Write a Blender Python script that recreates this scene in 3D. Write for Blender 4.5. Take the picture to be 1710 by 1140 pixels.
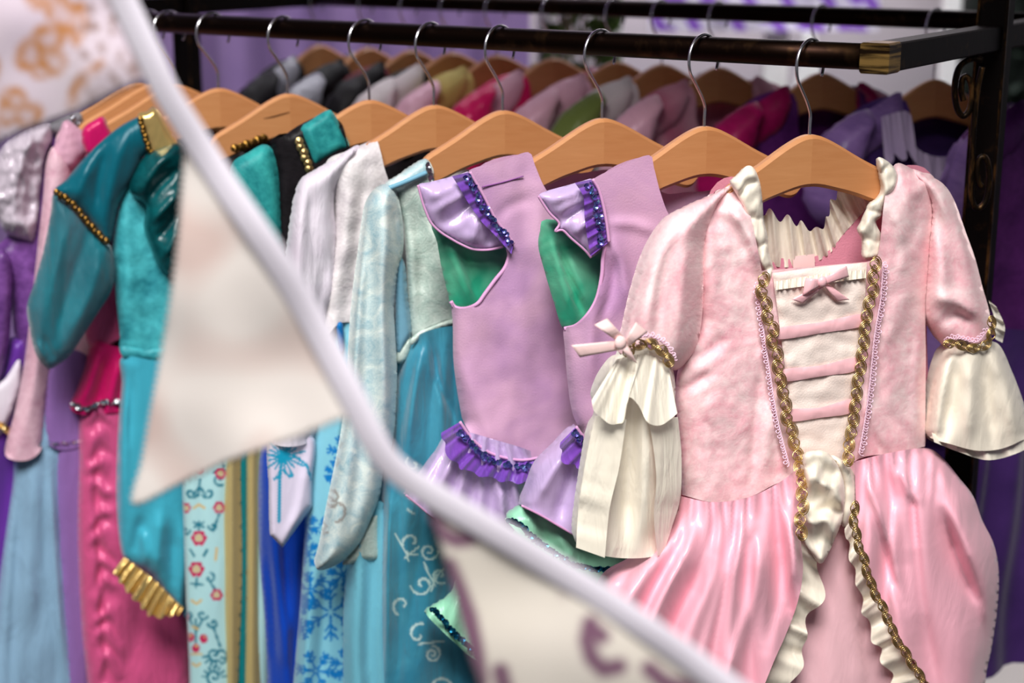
import bpy, math, random
import numpy as np
from mathutils import Vector
from mathutils.geometry import delaunay_2d_cdt

random.seed(7)
for o in list(bpy.data.objects):
    bpy.data.objects.remove(o)
SC = bpy.context.scene
COL = SC.collection

# ------------------------------------------------------------------ camera
FPX = 2660.0                       # focal length in pixels of the 1710 x 1140 frame
PITCH = math.atan(700.0 / FPX)     # camera looks slightly down on the rack
CAM = np.array([0.0, 0.0, 1.6])
CF = np.array([0, math.cos(PITCH), -math.sin(PITCH)])
CU = np.array([0, math.sin(PITCH), math.cos(PITCH)])
CR = np.array([1.0, 0, 0])
cd = bpy.data.cameras.new('camera')
cam = bpy.data.objects.new('camera', cd)
COL.objects.link(cam)
cam.location = CAM
cam.rotation_euler = (math.pi / 2 - PITCH, 0, 0)
cd.sensor_width = 36.0
cd.lens = 36.0 * FPX / 1710.0
cd.clip_start = 0.05
cd.dof.use_dof = True
cd.dof.focus_distance = 1.58
cd.dof.aperture_fstop = 3.2
SC.camera = cam

# ------------------------------------------------------------------ world, lights, exposure
SC.view_settings.view_transform = 'Standard'
SC.view_settings.look = 'None'
SC.view_settings.gamma = 1.0
SC.view_settings.use_curve_mapping = False
SC.view_settings.exposure = 0.12
try:
    SC.cycles.use_denoising = True
    SC.cycles.max_bounces = 8
    SC.cycles.transparent_max_bounces = 16
except Exception:
    pass
W = bpy.data.worlds.new('world')
SC.world = W
W.use_nodes = True
bg = W.node_tree.nodes['Background']
bg.inputs[0].default_value = (0.85, 0.87, 1.0, 1)
bg.inputs[1].default_value = 0.10

def area(name, loc, target, size, size_y, energy, color):
    ld = bpy.data.lights.new(name, 'AREA')
    ld.shape = 'RECTANGLE'
    ld.size = size
    ld.size_y = size_y
    ld.energy = energy
    ld.color = color
    o = bpy.data.objects.new(name, ld)
    COL.objects.link(o)
    o.location = loc
    d = Vector(target) - Vector(loc)
    o.rotation_euler = d.to_track_quat('-Z', 'Y').to_euler()
    return o
# daylight entering the open front of the tent, high on the left behind the photographer
area('daylight_opening', (-0.6, -2.4, 6.0), (0.0, 1.6, 1.1), 2.8, 2.0, 640, (1.0, 0.975, 0.95))
# added fill light without a visible source, brightens the drape and back wall
area('backdrop_fill', (0.2, 2.95, 3.5), (0.2, 3.8, 1.3), 4.0, 0.5, 120, (0.95, 0.95, 1.0))

# ------------------------------------------------------------------ helpers
def lin(c):
    return tuple(((v / 255.0) / 12.92 if v / 255.0 <= 0.04045 else ((v / 255.0 + 0.055) / 1.055) ** 2.4) for v in c)

def rays(px, py):
    px = np.asarray(px, float); py = np.asarray(py, float)
    return CF[None] + CR[None] * ((px - 855.0) / FPX)[:, None] + CU[None] * ((570.0 - py) / FPX)[:, None]

def at_depth(px, py, d):
    return CAM + rays([px], [py])[0] * d

_rng = np.random.RandomState(3)
_perm = _rng.permutation(512)
_grad = _rng.uniform(0, 2 * math.pi, 512)
def noise2(x, y, seed=0):
    x = np.asarray(x, float) + seed * 17.31; y = np.asarray(y, float) + seed * 5.77
    xi = np.floor(x).astype(int); yi = np.floor(y).astype(int)
    xf = x - xi; yf = y - yi
    u = xf * xf * xf * (xf * (xf * 6 - 15) + 10); v = yf * yf * yf * (yf * (yf * 6 - 15) + 10)
    def g(ix, iy, dx, dy):
        h = _grad[_perm[(ix + _perm[iy & 511]) & 511]]
        return np.cos(h) * dx + np.sin(h) * dy
    a = g(xi, yi, xf, yf); b = g(xi + 1, yi, xf - 1, yf)
    c = g(xi, yi + 1, xf, yf - 1); d = g(xi + 1, yi + 1, xf - 1, yf - 1)
    return (a + (b - a) * u) + ((c + (d - c) * u) - (a + (b - a) * u)) * v

def sstep(a, b, x):
    t = np.clip((x - a) / (b - a), 0, 1)
    return t * t * (3 - 2 * t)

def seg_dist(P, A, B):
    d = np.full(len(P), 1e9)
    for i in range(0, len(A), 400):
        a = A[i:i + 400]; b = B[i:i + 400]
        ab = b - a
        L = (ab ** 2).sum(1) + 1e-12
        t = np.clip(((P[:, None, :] - a[None]) * ab[None]).sum(2) / L[None], 0, 1)
        q = a[None] + ab[None] * t[..., None]
        d = np.minimum(d, np.sqrt(((P[:, None, :] - q) ** 2).sum(2)).min(1))
    return d

def line_dist(px, py, pts):
    p = np.array([q[:2] for q in pts], float)
    return seg_dist(np.column_stack([px, py]), p[:-1], p[1:])

def strokes(px, py, items):
    """sum of soft ridges: (points, height, half width)"""
    r = np.zeros(len(px))
    for pts, amp, w in items:
        p = np.array([q[:2] for q in pts], float)
        if len(p) > 2: p = catmull(pts, 14.0)[0]
        lo = p.min(0) - 3 * w; hi = p.max(0) + 3 * w
        k = np.where((px > lo[0]) & (px < hi[0]) & (py > lo[1]) & (py < hi[1]))[0]
        if not len(k): continue
        Q = np.column_stack([px[k], py[k]])
        A = p[:-1]; ab = p[1:] - A
        t = np.clip(((Q[:, None, :] - A[None]) * ab[None]).sum(2) / ((ab ** 2).sum(1) + 1e-9)[None], 0, 1)
        d = np.sqrt(((Q[:, None, :] - (A[None] + ab[None] * t[..., None])) ** 2).sum(2))
        j = d.argmin(1); ii = np.arange(len(k))
        L = np.concatenate([[0], np.cumsum(np.sqrt((ab ** 2).sum(1)))])
        s = (L[j] + t[ii, j] * (L[j + 1] - L[j])) / L[-1]
        r[k] += amp * np.exp(-(d[ii, j] / w) ** 2) * np.minimum(1, 3.2 * np.maximum(0, np.minimum(s + .06, 1.06 - s)))
    return r

def catmull(pts, step, closed=False, flags=None):
    """resample a polyline; returns points and the flag of every sample's control segment"""
    P = [np.array(p[:2], float) for p in pts]
    fl = [(p[2] if len(p) > 2 else '') for p in pts]
    n = len(P)
    out = []; fo = []
    segs = n if closed else n - 1
    for i in range(segs):
        p1 = P[i]; p2 = P[(i + 1) % n]
        p0 = P[i - 1] if (i > 0 or closed) else 2 * p1 - p2
        p3 = P[(i + 2) % n] if (i + 2 < n or closed) else 2 * p2 - p1
        if 'k' in fl[i]: p0 = 2 * p1 - p2
        if 'k' in fl[(i + 1) % n]: p3 = 2 * p2 - p1
        L = np.linalg.norm(p2 - p1)
        k = max(1, int(round(L / step)))
        for j in range(k):
            t = j / k
            q = 0.5 * ((2 * p1) + (p2 - p0) * t + (2 * p0 - 5 * p1 + 4 * p2 - p3) * t * t + (3 * p1 - p0 - 3 * p2 + p3) * t ** 3)
            out.append(q); fo.append(fl[i])
    if not closed:
        out.append(P[-1]); fo.append(fl[-1])
    return np.array(out), fo

def resample(pts, n):
    """n points evenly spaced along a smoothed polyline"""
    q, _ = catmull(pts, 4.0 if np.ptp(np.array([p[:2] for p in pts]), axis=0).max() > 5 else 0.004)
    d = np.concatenate([[0], np.cumsum(np.linalg.norm(np.diff(q, axis=0), axis=1))])
    t = np.linspace(0, d[-1], n)
    return np.column_stack([np.interp(t, d, q[:, k]) for k in range(q.shape[1])])

def in_poly(P, poly):
    x, y = P[:, 0], P[:, 1]
    c = np.zeros(len(P), bool)
    n = len(poly)
    for i in range(n):
        x1, y1 = poly[i]; x2, y2 = poly[(i + 1) % n]
        if y1 == y2: continue
        c ^= ((y1 > y) != (y2 > y)) & (x < (x2 - x1) * (y - y1) / (y2 - y1) + x1)
    return c

def mesh(name, V, F, mat, parent=None, smooth=True, uv=None, attr=None, mats=None, midx=None):
    me = bpy.data.meshes.new(name)
    me.from_pydata([tuple(map(float, v)) for v in V], [], [tuple(int(i) for i in f) for f in F])
    if smooth:
        me.polygons.foreach_set('use_smooth', [True] * len(me.polygons))
    if uv is not None:
        lay = me.uv_layers.new(name='UVMap')
        li = np.empty(len(me.loops), dtype=np.int32)
        me.loops.foreach_get('vertex_index', li)
        lay.data.foreach_set('uv', np.asarray(uv, dtype=np.float32)[li].ravel())
    if attr is not None:
        a = me.attributes.new('print', 'FLOAT_COLOR', 'POINT')
        c = np.ones((len(V), 4), dtype=np.float32)
        c[:, :attr.shape[1]] = attr
        a.data.foreach_set('color', c.ravel())
    for m in (mats or [mat]):
        me.materials.append(m)
    if midx is not None:
        me.polygons.foreach_set('material_index', midx)
    me.update()
    o = bpy.data.objects.new(name, me)
    COL.objects.link(o)
    if parent is not None:
        o.parent = parent
        if parent.type == 'EMPTY' or True:
            o.matrix_parent_inverse = parent.matrix_world.inverted() if not parent.parent else (parent.parent.matrix_world @ parent.matrix_parent_inverse @ parent.matrix_basis).inverted()
    return o

def thing(name, label, cat, loc, group=None):
    o = bpy.data.objects.new(name, None)
    COL.objects.link(o)
    o.empty_display_size = 0.05
    o.location = loc
    o['label'] = label; o['category'] = cat
    if group: o['group'] = group
    bpy.context.view_layer.update()
    return o

def tag(o, label, cat, group=None, kind=None):
    if label: o['label'] = label
    if cat: o['category'] = cat
    if group: o['group'] = group
    if kind: o['kind'] = kind
    return o

class Frame:
    """vertical plane a garment hangs in: origin on the rail, u to the right, n towards the viewer"""
    def __init__(self, O, theta):
        self.O = np.array(O, float)
        t = math.radians(theta)
        self.u = np.array([math.cos(t), math.sin(t), 0])
        self.n = np.array([math.sin(t), -math.cos(t), 0])
        self.z = np.array([0, 0, 1.0])
    def px(self, px, py, n=0.0):
        """points where the lines of sight through these photo positions meet the plane (offset n)"""
        R = rays(px, py)
        n = np.broadcast_to(np.asarray(n, float), (len(R),))
        k = (((self.O - CAM) @ self.n) + n) / (R @ self.n)
        return CAM[None] + R * k[:, None]
    def loc(self, u, z, n=0.0):
        u = np.asarray(u, float); z = np.asarray(z, float)
        n = np.broadcast_to(np.asarray(n, float), u.shape)
        return self.O[None] + self.u[None] * u[:, None] + self.z[None] * z[:, None] + self.n[None] * n[:, None]
    def uz(self, V):
        D = np.asarray(V) - self.O
        return np.column_stack([D @ self.u, D @ self.z])

def panel(G, name, outline, mat, parent=None, D=0.025, w=40.0, n0=0.0, Db=None, back=True, g=7.0,
          fold=None, paint=None, mode='px', smooth=True, edge=None, raw=None, tilt=None):
    """cloth panel: outline -> filled grid, rounded to depth D over w near its closed edges.
    outline points (x, y, flags): 'o' the edge starting here is open (hem, neckline), 'k' corner."""
    if Db is None: Db = D
    if raw is None:
        B, fl = catmull(outline, g, True)
    else:
        B, fl = np.array(outline, float), [''] * len(outline)
    if edge is not None:
        B = edge(B)
    lo = B.min(0); hi = B.max(0)
    xs = np.arange(lo[0] + g * 0.5, hi[0], g); ys = np.arange(lo[1] + g * 0.5, hi[1], g * 0.88)
    gx, gy = np.meshgrid(xs, ys)
    gx = gx + (np.arange(len(ys)) % 2)[:, None] * g * 0.5
    Q = np.column_stack([gx.ravel(), gy.ravel()])
    Q = Q[in_poly(Q, B)]
    nb = len(B)
    A_all = B; B_all = np.roll(B, -1, axis=0)
    if len(Q):
        Q = Q[seg_dist(Q, A_all, B_all) > 0.5 * g]
    pts = [Vector((float(a), float(b))) for a, b in np.vstack([B, Q])]
    r = delaunay_2d_cdt(pts, [(i, (i + 1) % nb) for i in range(nb)], [], 1, 1e-7)
    P = np.array([[v.x, v.y] for v in r[0]]); T = [tuple(f) for f in r[2]]
    cl = np.array(['o' not in f for f in fl])
    d = seg_dist(P, A_all[cl], B_all[cl]) if cl.any() else np.full(len(P), 1e6)
    t = np.clip(d / w, 0, 1)
    prof = np.sqrt(np.maximum(0, 1 - (1 - t) ** 2))
    fo = fold(P[:, 0], P[:, 1]) if fold is not None else 0.0
    m = sstep(0, 0.35, t) if back else np.ones(len(P))
    nf = n0 + D * prof + fo * m
    if tilt is not None:
        ti = tilt(P[:, 0], P[:, 1])
        nf = nf + ti
    else:
        ti = 0.0
    to = (lambda n: G.px(P[:, 0], P[:, 1], n)) if mode == 'px' else (lambda n: G.loc(P[:, 0], P[:, 1], n))
    Vf = to(nf)
    V0 = to(np.zeros(len(P)) + n0 + ti)
    # keep face winding towards +n
    a, b, c = T[0]
    nrm = np.cross(Vf[b] - Vf[a], Vf[c] - Vf[a])
    if nrm @ G.n < 0:
        T = [(f[0], f[2], f[1]) for f in T]
    uv = G.uz(V0)
    V = list(Vf); UV = list(uv); AT = None
    at = paint(P[:, 0], P[:, 1]) if paint is not None else None
    F = list(T)
    if back:
        shared = prof < 1e-4
        idx = np.arange(len(P))
        k = len(P)
        add = []
        for i in range(len(P)):
            if not shared[i]:
                idx[i] = k; k += 1; add.append(i)
        Vb = V0 - G.n[None] * (Db * prof + 0.3 * np.asarray(fo) * m * np.ones(len(P)))[:, None]
        V += [Vb[i] for i in add]; UV += [uv[i] for i in add]
        F += [(idx[f[0]], idx[f[2]], idx[f[1]]) for f in T]
        if at is not None:
            at = np.vstack([at, at[add]])
    return mesh(name, V, F, mat, parent, smooth, UV, at)

def to3(G, pts, n, mode='px'):
    P = np.array([p[:2] for p in pts], float)
    return G.px(P[:, 0], P[:, 1], n) if mode == 'px' else G.loc(P[:, 0], P[:, 1], n)

def ruffle(G, name, base, free, mat, parent, nA=0.03, nB=0.035, waves=8, amp=0.006, rows=8, per=10, seed=0,
           mode='px', lean=0.0, wob=0.0):
    """gathered strip between a sewn edge and a loose wavy edge"""
    n = max(24, waves * per)
    A = resample(base, n); Bp = resample(free, n)
    t = np.linspace(0, 1, n)
    ph = 2 * math.pi * waves * t + 2.5 * noise2(t * 6, t * 0 + 0.3, seed)
    am = amp * (0.65 + 0.9 * np.abs(noise2(t * waves * 0.7, t * 0 + 4.1, seed + 1)))
    V = []; UV = []; F = []
    dirp = np.gradient(Bp, axis=0)
    dirp /= np.linalg.norm(dirp, axis=1)[:, None] + 1e-9
    out = Bp - A
    for j in range(rows + 1):
        r = j / rows
        P = A + out * r + dirp * (lean * r * np.sin(ph + 1.2))[:, None] + out * (wob * r * np.sin(ph * 1.0 + 0.6))[:, None]
        nn = nA + (nB - nA) * r + am * (r ** 0.6) * np.sin(ph) + 0.25 * am * np.sin(2.3 * ph + 1)
        X = G.px(P[:, 0], P[:, 1], nn) if mode == 'px' else G.loc(P[:, 0], P[:, 1], nn)
        V += list(X); UV += list(G.uz(X))
    for j in range(rows):
        for i in range(n - 1):
            a = j * n + i
            F.append((a, a + 1, a + n + 1, a + n))
    return mesh(name, V, F, mat, parent, True, UV)

def sweep_geo(P, r, sides=8, cap=True, flat=None):
    P = np.asarray(P, float)
    n = len(P)
    rr = np.broadcast_to(np.asarray(r, float), (n,))
    T = np.gradient(P, axis=0); T /= np.linalg.norm(T, axis=1)[:, None] + 1e-12
    up = np.array([0.123, 0.37, 0.92])
    if abs(T[0] @ up) > 0.95: up = np.array([1.0, 0.1, 0])
    V = []; F = []
    x = np.cross(T[0], up); x /= np.linalg.norm(x)
    for i in range(n):
        x = x - T[i] * (x @ T[i]); x /= np.linalg.norm(x) + 1e-12
        y = np.cross(T[i], x)
        for k in range(sides):
            a = 2 * math.pi * k / sides
            V.append(P[i] + (x * math.cos(a) + y * math.sin(a)) * rr[i])
    for i in range(n - 1):
        for k in range(sides):
            a = i * sides + k; b = i * sides + (k + 1) % sides
            F.append((a, b, b + sides, a + sides))
    if cap:
        F.append(tuple(range(sides))[::-1]); F.append(tuple((n - 1) * sides + k for k in range(sides)))
    return V, F

class Acc:
    def __init__(self): self.V = []; self.F = []
    def add(self, V, F):
        k = len(self.V)
        self.V += [np.asarray(v, float) for v in V]; self.F += [tuple(i + k for i in f) for f in F]
        return self
    def build(self, name, mat, parent=None, smooth=True): return mesh(name, self.V, self.F, mat, parent, smooth)

def box_geo(c, ax, ay, az, hx, hy, hz, bev=0.0):
    c = np.asarray(c, float)
    if bev <= 0:
        V = [c + ax * sx * hx + ay * sy * hy + az * sz * hz for sx in (-1, 1) for sy in (-1, 1) for sz in (-1, 1)]
        F = [(0, 1, 3, 2), (4, 6, 7, 5), (0, 4, 5, 1), (2, 3, 7, 6), (0, 2, 6, 4), (1, 5, 7, 3)]
        return V, F
    # bevelled long box (bevel around the z axis)
    V = []; F = []
    prof = [(-hx + bev, -hy), (hx - bev, -hy), (hx, -hy + bev), (hx, hy - bev), (hx - bev, hy), (-hx + bev, hy), (-hx, hy - bev), (-hx, -hy + bev)]
    for sz in (-1, 1):
        for a, b in prof: V.append(c + ax * a + ay * b + az * sz * hz)
    for k in range(8): F.append((k, (k + 1) % 8, 8 + (k + 1) % 8, 8 + k))
    F.append(tuple(range(8))[::-1]); F.append(tuple(range(8, 16)))
    return V, F

# ------------------------------------------------------------------ materials
_M = {}
def _new(name):
    m = bpy.data.materials.new(name); m.use_nodes = True
    nt = m.node_tree; b = nt.nodes['Principled BSDF']
    return m, nt, b, nt.nodes.new, nt.links.new

def _coord(nt, mode):
    if mode == 'uv':
        n = nt.nodes.new('ShaderNodeUVMap'); return n.outputs[0]
    return nt.nodes.new('ShaderNodeTexCoord').outputs['Object']

def _mix(nt, fac, a, b):
    n = nt.nodes.new('ShaderNodeMix'); n.data_type = 'RGBA'
    if hasattr(fac, 'node') or not isinstance(fac, (int, float)): nt.links.new(fac, n.inputs[0])
    else: n.inputs[0].default_value = fac
    for k, v in ((6, a), (7, b)):
        if isinstance(v, tuple): n.inputs[k].default_value = (*v[:3], 1)
        else: nt.links.new(v, n.inputs[k])
    return n.outputs[2]

def _noise(nt, co, scale, detail=3, rough=0.6, dist=0.0, stretch=None):
    if stretch is not None:
        mp = nt.nodes.new('ShaderNodeMapping'); nt.links.new(co, mp.inputs[0])
        mp.inputs['Scale'].default_value = stretch
        co = mp.outputs[0]
    n = nt.nodes.new('ShaderNodeTexNoise'); nt.links.new(co, n.inputs['Vector'])
    n.inputs['Scale'].default_value = scale; n.inputs['Detail'].default_value = detail
    n.inputs['Roughness'].default_value = rough; n.inputs['Distortion'].default_value = dist
    return n.outputs[0]

def _ramp(nt, fac, a, b):
    n = nt.nodes.new('ShaderNodeMapRange'); nt.links.new(fac, n.inputs[0])
    n.inputs[1].default_value = a; n.inputs[2].default_value = b
    return n.outputs[0]

def _bump(nt, b, h, strength, dist):
    n = nt.nodes.new('ShaderNodeBump'); nt.links.new(h, n.inputs['Height'])
    n.inputs['Strength'].default_value = strength; n.inputs['Distance'].default_value = dist
    nt.links.new(n.outputs[0], b.inputs['Normal'])
    return n

def _print(nt, col, cols):
    """blend printed colours over the cloth by the 'print' attribute channels"""
    a = nt.nodes.new('ShaderNodeAttribute'); a.attribute_name = 'print'
    s = nt.nodes.new('ShaderNodeSeparateColor'); nt.links.new(a.outputs['Color'], s.inputs[0])
    for i, c in enumerate(cols):
        col = _mix(nt, s.outputs[i], col, lin(c))
    return col

def velvet(name, light, dark, scale=38, rough=0.42, sheen=0.5, bump=0.5, spec=0.35, printed=None):
    """crushed velvet / panne: the nap lies in patches that read light and dark"""
    if name in _M: return _M[name]
    m, nt, b, N, L = _new(name)
    co = _coord(nt, 'uv')
    p1 = _noise(nt, co, scale * 0.45, 6, 0.66, 0.9)
    p2 = _noise(nt, co, scale * 5, 3, 0.6)
    mx = N('ShaderNodeMath'); mx.operation = 'MULTIPLY_ADD'; L(p2, mx.inputs[0]); mx.inputs[1].default_value = 0.35; L(p1, mx.inputs[2])
    f = _ramp(nt, mx.outputs[0], 0.46, 0.84)
    col = _mix(nt, f, lin(dark), lin(light))
    if printed: col = _print(nt, col, printed)
    L(col, b.inputs['Base Color'])
    b.inputs['Roughness'].default_value = rough
    b.inputs['Specular IOR Level'].default_value = spec
    b.inputs['Sheen Weight'].default_value = sheen
    b.inputs['Sheen Roughness'].default_value = 0.35
    b.inputs['Sheen Tint'].default_value = (*lin(light), 1)
    _bump(nt, b, mx.outputs[0], bump, 0.004)
    _M[name] = m
    return m

def satin(name, col, rough=0.3, spec=0.6, wr=0.35, printed=None, metallic=0.0, sheen=0.15, wscale=30, col2=None):
    if name in _M: return _M[name]
    m, nt, b, N, L = _new(name)
    co = _coord(nt, 'uv')
    c = lin(col)
    if col2 is not None:
        c = _mix(nt, _ramp(nt, _noise(nt, co, 14, 3, 0.55, 0.3), 0.4, 0.65), lin(col), lin(col2))
    if printed: c = _print(nt, c, printed)
    if isinstance(c, tuple): b.inputs['Base Color'].default_value = (*c, 1)
    else: L(c, b.inputs['Base Color'])
    b.inputs['Roughness'].default_value = rough
    b.inputs['Metallic'].default_value = metallic
    b.inputs['Specular IOR Level'].default_value = spec
    b.inputs['Specular Tint'].default_value = (*[min(1, 0.4 + v) for v in lin(col)], 1)
    b.inputs['Sheen Weight'].default_value = sheen
    n1 = _noise(nt, co, wscale, 3, 0.5, 0.8, (1.6, 0.5, 1))
    n2 = _noise(nt, co, 900, 1, 0.5)
    mx = N('ShaderNodeMath'); mx.operation = 'MULTIPLY_ADD'; L(n2, mx.inputs[0]); mx.inputs[1].default_value = 0.03; L(n1, mx.inputs[2])
    _bump(nt, b, mx.outputs[0], wr, 0.012)
    _M[name] = m
    return m

def sheer(name, col, alpha=0.6, rough=0.45, col2=None, printed=None):
    if name in _M: return _M[name]
    m, nt, b, N, L = _new(name)
    co = _coord(nt, 'uv')
    c = lin(col)
    if col2 is not None:
        c = _mix(nt, _ramp(nt, _noise(nt, co, 14, 3, 0.55, 0.3), 0.4, 0.65), lin(col), lin(col2))
    if printed: c = _print(nt, c, printed)
    if isinstance(c, tuple): b.inputs['Base Color'].default_value = (*c, 1)
    else: L(c, b.inputs['Base Color'])
    b.inputs['Roughness'].default_value = rough
    b.inputs['Alpha'].default_value = alpha
    b.inputs['Specular IOR Level'].default_value = 0.4
    b.inputs['Sheen Weight'].default_value = 0.3
    n1 = _noise(nt, co, 40, 3, 0.5, 0.8, (1.8, 0.4, 1))
    _bump(nt, b, n1, 0.3, 0.012)
    _M[name] = m
    return m

def cloth(name, col, col2=None, scale=12, rough=0.75, bump=0.15, printed=None, glitter=0.0, trans=0.0):
    if name in _M: return _M[name]
    m, nt, b, N, L = _new(name)
    co = _coord(nt, 'uv')
    c = lin(col)
    if col2 is not None:
        c = _mix(nt, _ramp(nt, _noise(nt, co, scale, 3, 0.55, 0.5), 0.38, 0.66), lin(col), lin(col2))
    if printed: c = _print(nt, c, printed)
    if isinstance(c, tuple): b.inputs['Base Color'].default_value = (*c, 1)
    else: L(c, b.inputs['Base Color'])
    b.inputs['Roughness'].default_value = rough
    b.inputs['Sheen Weight'].default_value = 0.2
    b.inputs['Specular IOR Level'].default_value = 0.25
    n1 = _noise(nt, co, 500, 2, 0.5)
    if glitter > 0:
        vo = N('ShaderNodeTexVoronoi'); L(co, vo.inputs['Vector']); vo.inputs['Scale'].default_value = 900
        r = _ramp(nt, vo.outputs[0], 0.25, 0.05)
        n3 = _noise(nt, co, 25, 2, 0.6)
        mu = N('ShaderNodeMath'); mu.operation = 'MULTIPLY'; L(r, mu.inputs[0]); L(_ramp(nt, n3, 0.5, 0.7), mu.inputs[1])
        mu2 = N('ShaderNodeMath'); mu2.operation = 'MULTIPLY'; L(mu.outputs[0], mu2.inputs[0]); mu2.inputs[1].default_value = glitter
        L(mu2.outputs[0], b.inputs['Coat Weight'])
        b.inputs['Coat Roughness'].default_value = 0.25
    _bump(nt, b, n1, bump, 0.002)
    _M[name] = m
    return m

def metal(name, col, rough=0.3, noise=0.0, col2=None, scale=60, stretch=None, metallic=1.0, lo=0.45, hi=0.7):
    if name in _M: return _M[name]
    m, nt, b, N, L = _new(name)
    b.inputs['Metallic'].default_value = metallic
    if metallic < .5: b.inputs['Specular IOR Level'].default_value = .12
    b.inputs['Roughness'].default_value = rough
    b.inputs['Base Color'].default_value = (*lin(col), 1)
    co = _coord(nt, 'obj')
    if col2 is not None:
        f = _ramp(nt, _noise(nt, co, scale, 4, 0.65, 0.2, stretch), lo, hi)
        L(_mix(nt, f, lin(col), lin(col2)), b.inputs['Base Color'])
    if noise > 0:
        _bump(nt, b, _noise(nt, co, scale * 3, 3), noise, 0.001)
    _M[name] = m
    return m

def wood(name, c1, c2):
    if name in _M: return _M[name]
    m, nt, b, N, L = _new(name)
    co = _coord(nt, 'uv')
    f = _noise(nt, co, 40, 4, 0.6, 0.4, (0.5, 4.0, 1))
    L(_mix(nt, _ramp(nt, f, 0.35, 0.7), lin(c1), lin(c2)), b.inputs['Base Color'])
    b.inputs['Roughness'].default_value = 0.42
    b.inputs['Specular IOR Level'].default_value = 0.45
    _bump(nt, b, f, 0.05, 0.001)
    _M[name] = m
    return m

def plain(name, col, rough=0.8, col2=None, scale=6, spec=0.3):
    if name in _M: return _M[name]
    m, nt, b, N, L = _new(name)
    b.inputs['Base Color'].default_value = (*lin(col), 1)
    b.inputs['Roughness'].default_value = rough
    b.inputs['Specular IOR Level'].default_value = spec
    if col2 is not None:
        f = _ramp(nt, _noise(nt, _coord(nt, 'obj'), scale, 4, 0.6), 0.4, 0.65)
        L(_mix(nt, f, lin(col), lin(col2)), b.inputs['Base Color'])
    _M[name] = m
    return m
# ------------------------------------------------------------------ where the rack stands
CORNER = at_depth(1470, 96, 1.5)                   # front right corner of the rack
RZ = CORNER[2]
def on_height(px, py, z):
    r = rays([px], [py])[0]
    return CAM + r * ((z - CAM[2]) / r[2])
_far = on_height(300, 39, RZ)
RD = (_far - CORNER); RD[2] = 0; RD /= np.linalg.norm(RD)          # along the rail, away from the viewer
RP = np.array([-RD[1], RD[0], 0.0])
if RP[1] < 0: RP = -RP                                            # across the rack, front to back
BACK = 0.62                                                       # distance between the two rails
POST = 0.335
ZUP = np.array([0, 0, 1.0])

def rail_at(px, off=0.0):
    """point on the rail (offset across the rack) that is seen at column px"""
    base = CORNER + RP * off
    k = (px - 855.0) / FPX
    # x = k * depth ; depth = (P - CAM) . CF
    a = base - CAM
    s = (k * (a @ CF) - a[0]) / (RD[0] - k * (RD @ CF))
    return base + RD * s

# ------------------------------------------------------------------ setting
def struct(name, V, F, mat, label=None, smooth=False):
    o = mesh(name, V, F, mat, None, smooth)
    o['kind'] = 'structure'
    if label: o['label'] = label
    return o
X1, Y1 = np.array([1.0, 0, 0]), np.array([0, 1.0, 0])
m_floor = plain('dark_floor', (22, 18, 20), 0.7, (34, 28, 30), 8)
struct('floor', [(-4, -2.5, 0), (4, -2.5, 0), (4, 5.2, 0), (-4, 5.2, 0)], [(0, 1, 2, 3)], m_floor, 'dark floor under the racks')
m_wall = plain('pale_wall', (196, 186, 190), 0.85, (205, 196, 200), 2)
YW = 4.3
struct('wall_back', [(-4, YW, 0), (4, YW, 0), (4, YW, 3.2), (-4, YW, 3.2)], [(0, 1, 2, 3)], m_wall, 'pale grey wall far behind the racks')

m_shade = plain('shade_panel_cloth', (60, 50, 62), 0.9)  # unseen overhead panel, added to keep the front light off the back row
_ce = lambda x: CORNER + RD * (x) - RP * 0.56
struct('shade_panel', [(*_ce(2.6)[:2], 2.3), (*_ce(-1.6)[:2], 2.3), (3.5, 2.75, 2.6), (-2.5, 2.8, 2.6)], [(0, 1, 2, 3)], m_shade, 'dark unseen panel added above the racks to shade the back row')

def at_y(px, py, y):
    r = rays([px], [py])[0]
    return CAM + r * ((y - CAM[1]) / r[1])

# lavender drape hanging behind the left half of the racks
def drape(name, xa, xb, y, z0, z1, folds, amp, mat, label, cat='curtain', seed=0):
    nx, nz = 160, 8
    V = []; F = []
    for j in range(nz + 1):
        t = j / nz
        for i in range(nx + 1):
            s = i / nx
            f = math.sin(s * folds * 2 * math.pi + 1.5 * float(noise2([s * 9], [t * 1.3], seed)[0]))
            V.append((xa + (xb - xa) * s + 0.01 * f, y + amp * (0.6 + 0.4 * t) * f + 0.02 * float(noise2([s * 4], [t * 2], seed + 3)[0]), z1 + (z0 - z1) * t))
    for j in range(nz):
        for i in range(nx):
            a = j * (nx + 1) + i
            F.append((a, a + 1, a + nx + 2, a + nx + 1))
    o = mesh(name, V, F, mat)
    return tag(o, label, cat)
m_lav = plain('lavender_drape', (168, 138, 188), 0.7, (150, 122, 176), 3)
xl = at_y(880, 60, 3.5)[0]
drape('curtain', -3.2, xl, 3.5, 0.02, 2.5, 26, 0.022, m_lav, 'lavender drape hanging behind the left end of the racks')

m_white = plain('white_paint', (250, 248, 244), 0.5)
def pillar(px, w, label):
    p = at_y(px, 60, 3.9)
    a = Acc()
    a.add(*box_geo((p[0], 3.9, 1.25), X1, Y1, ZUP, w, w, 1.25, 0.004))
    a.add(*box_geo((p[0], 3.9, 0.06), X1, Y1, ZUP, w * 1.5, w * 1.5, 0.06, 0.004))
    return tag(a.build('tent_pole', m_white, None, False), label, 'pole')
pillar(908, 0.018, 'white tent pole right beside the edge of the lavender drape')
pillar(1028, 0.016, 'white tent pole to the right of the green shrub')
pillar(1586, 0.02, 'white tent pole next to the scroll at the dark rack end')
pillar(1295, 0.030, 'thick white tent pole between two far hangers')

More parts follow.
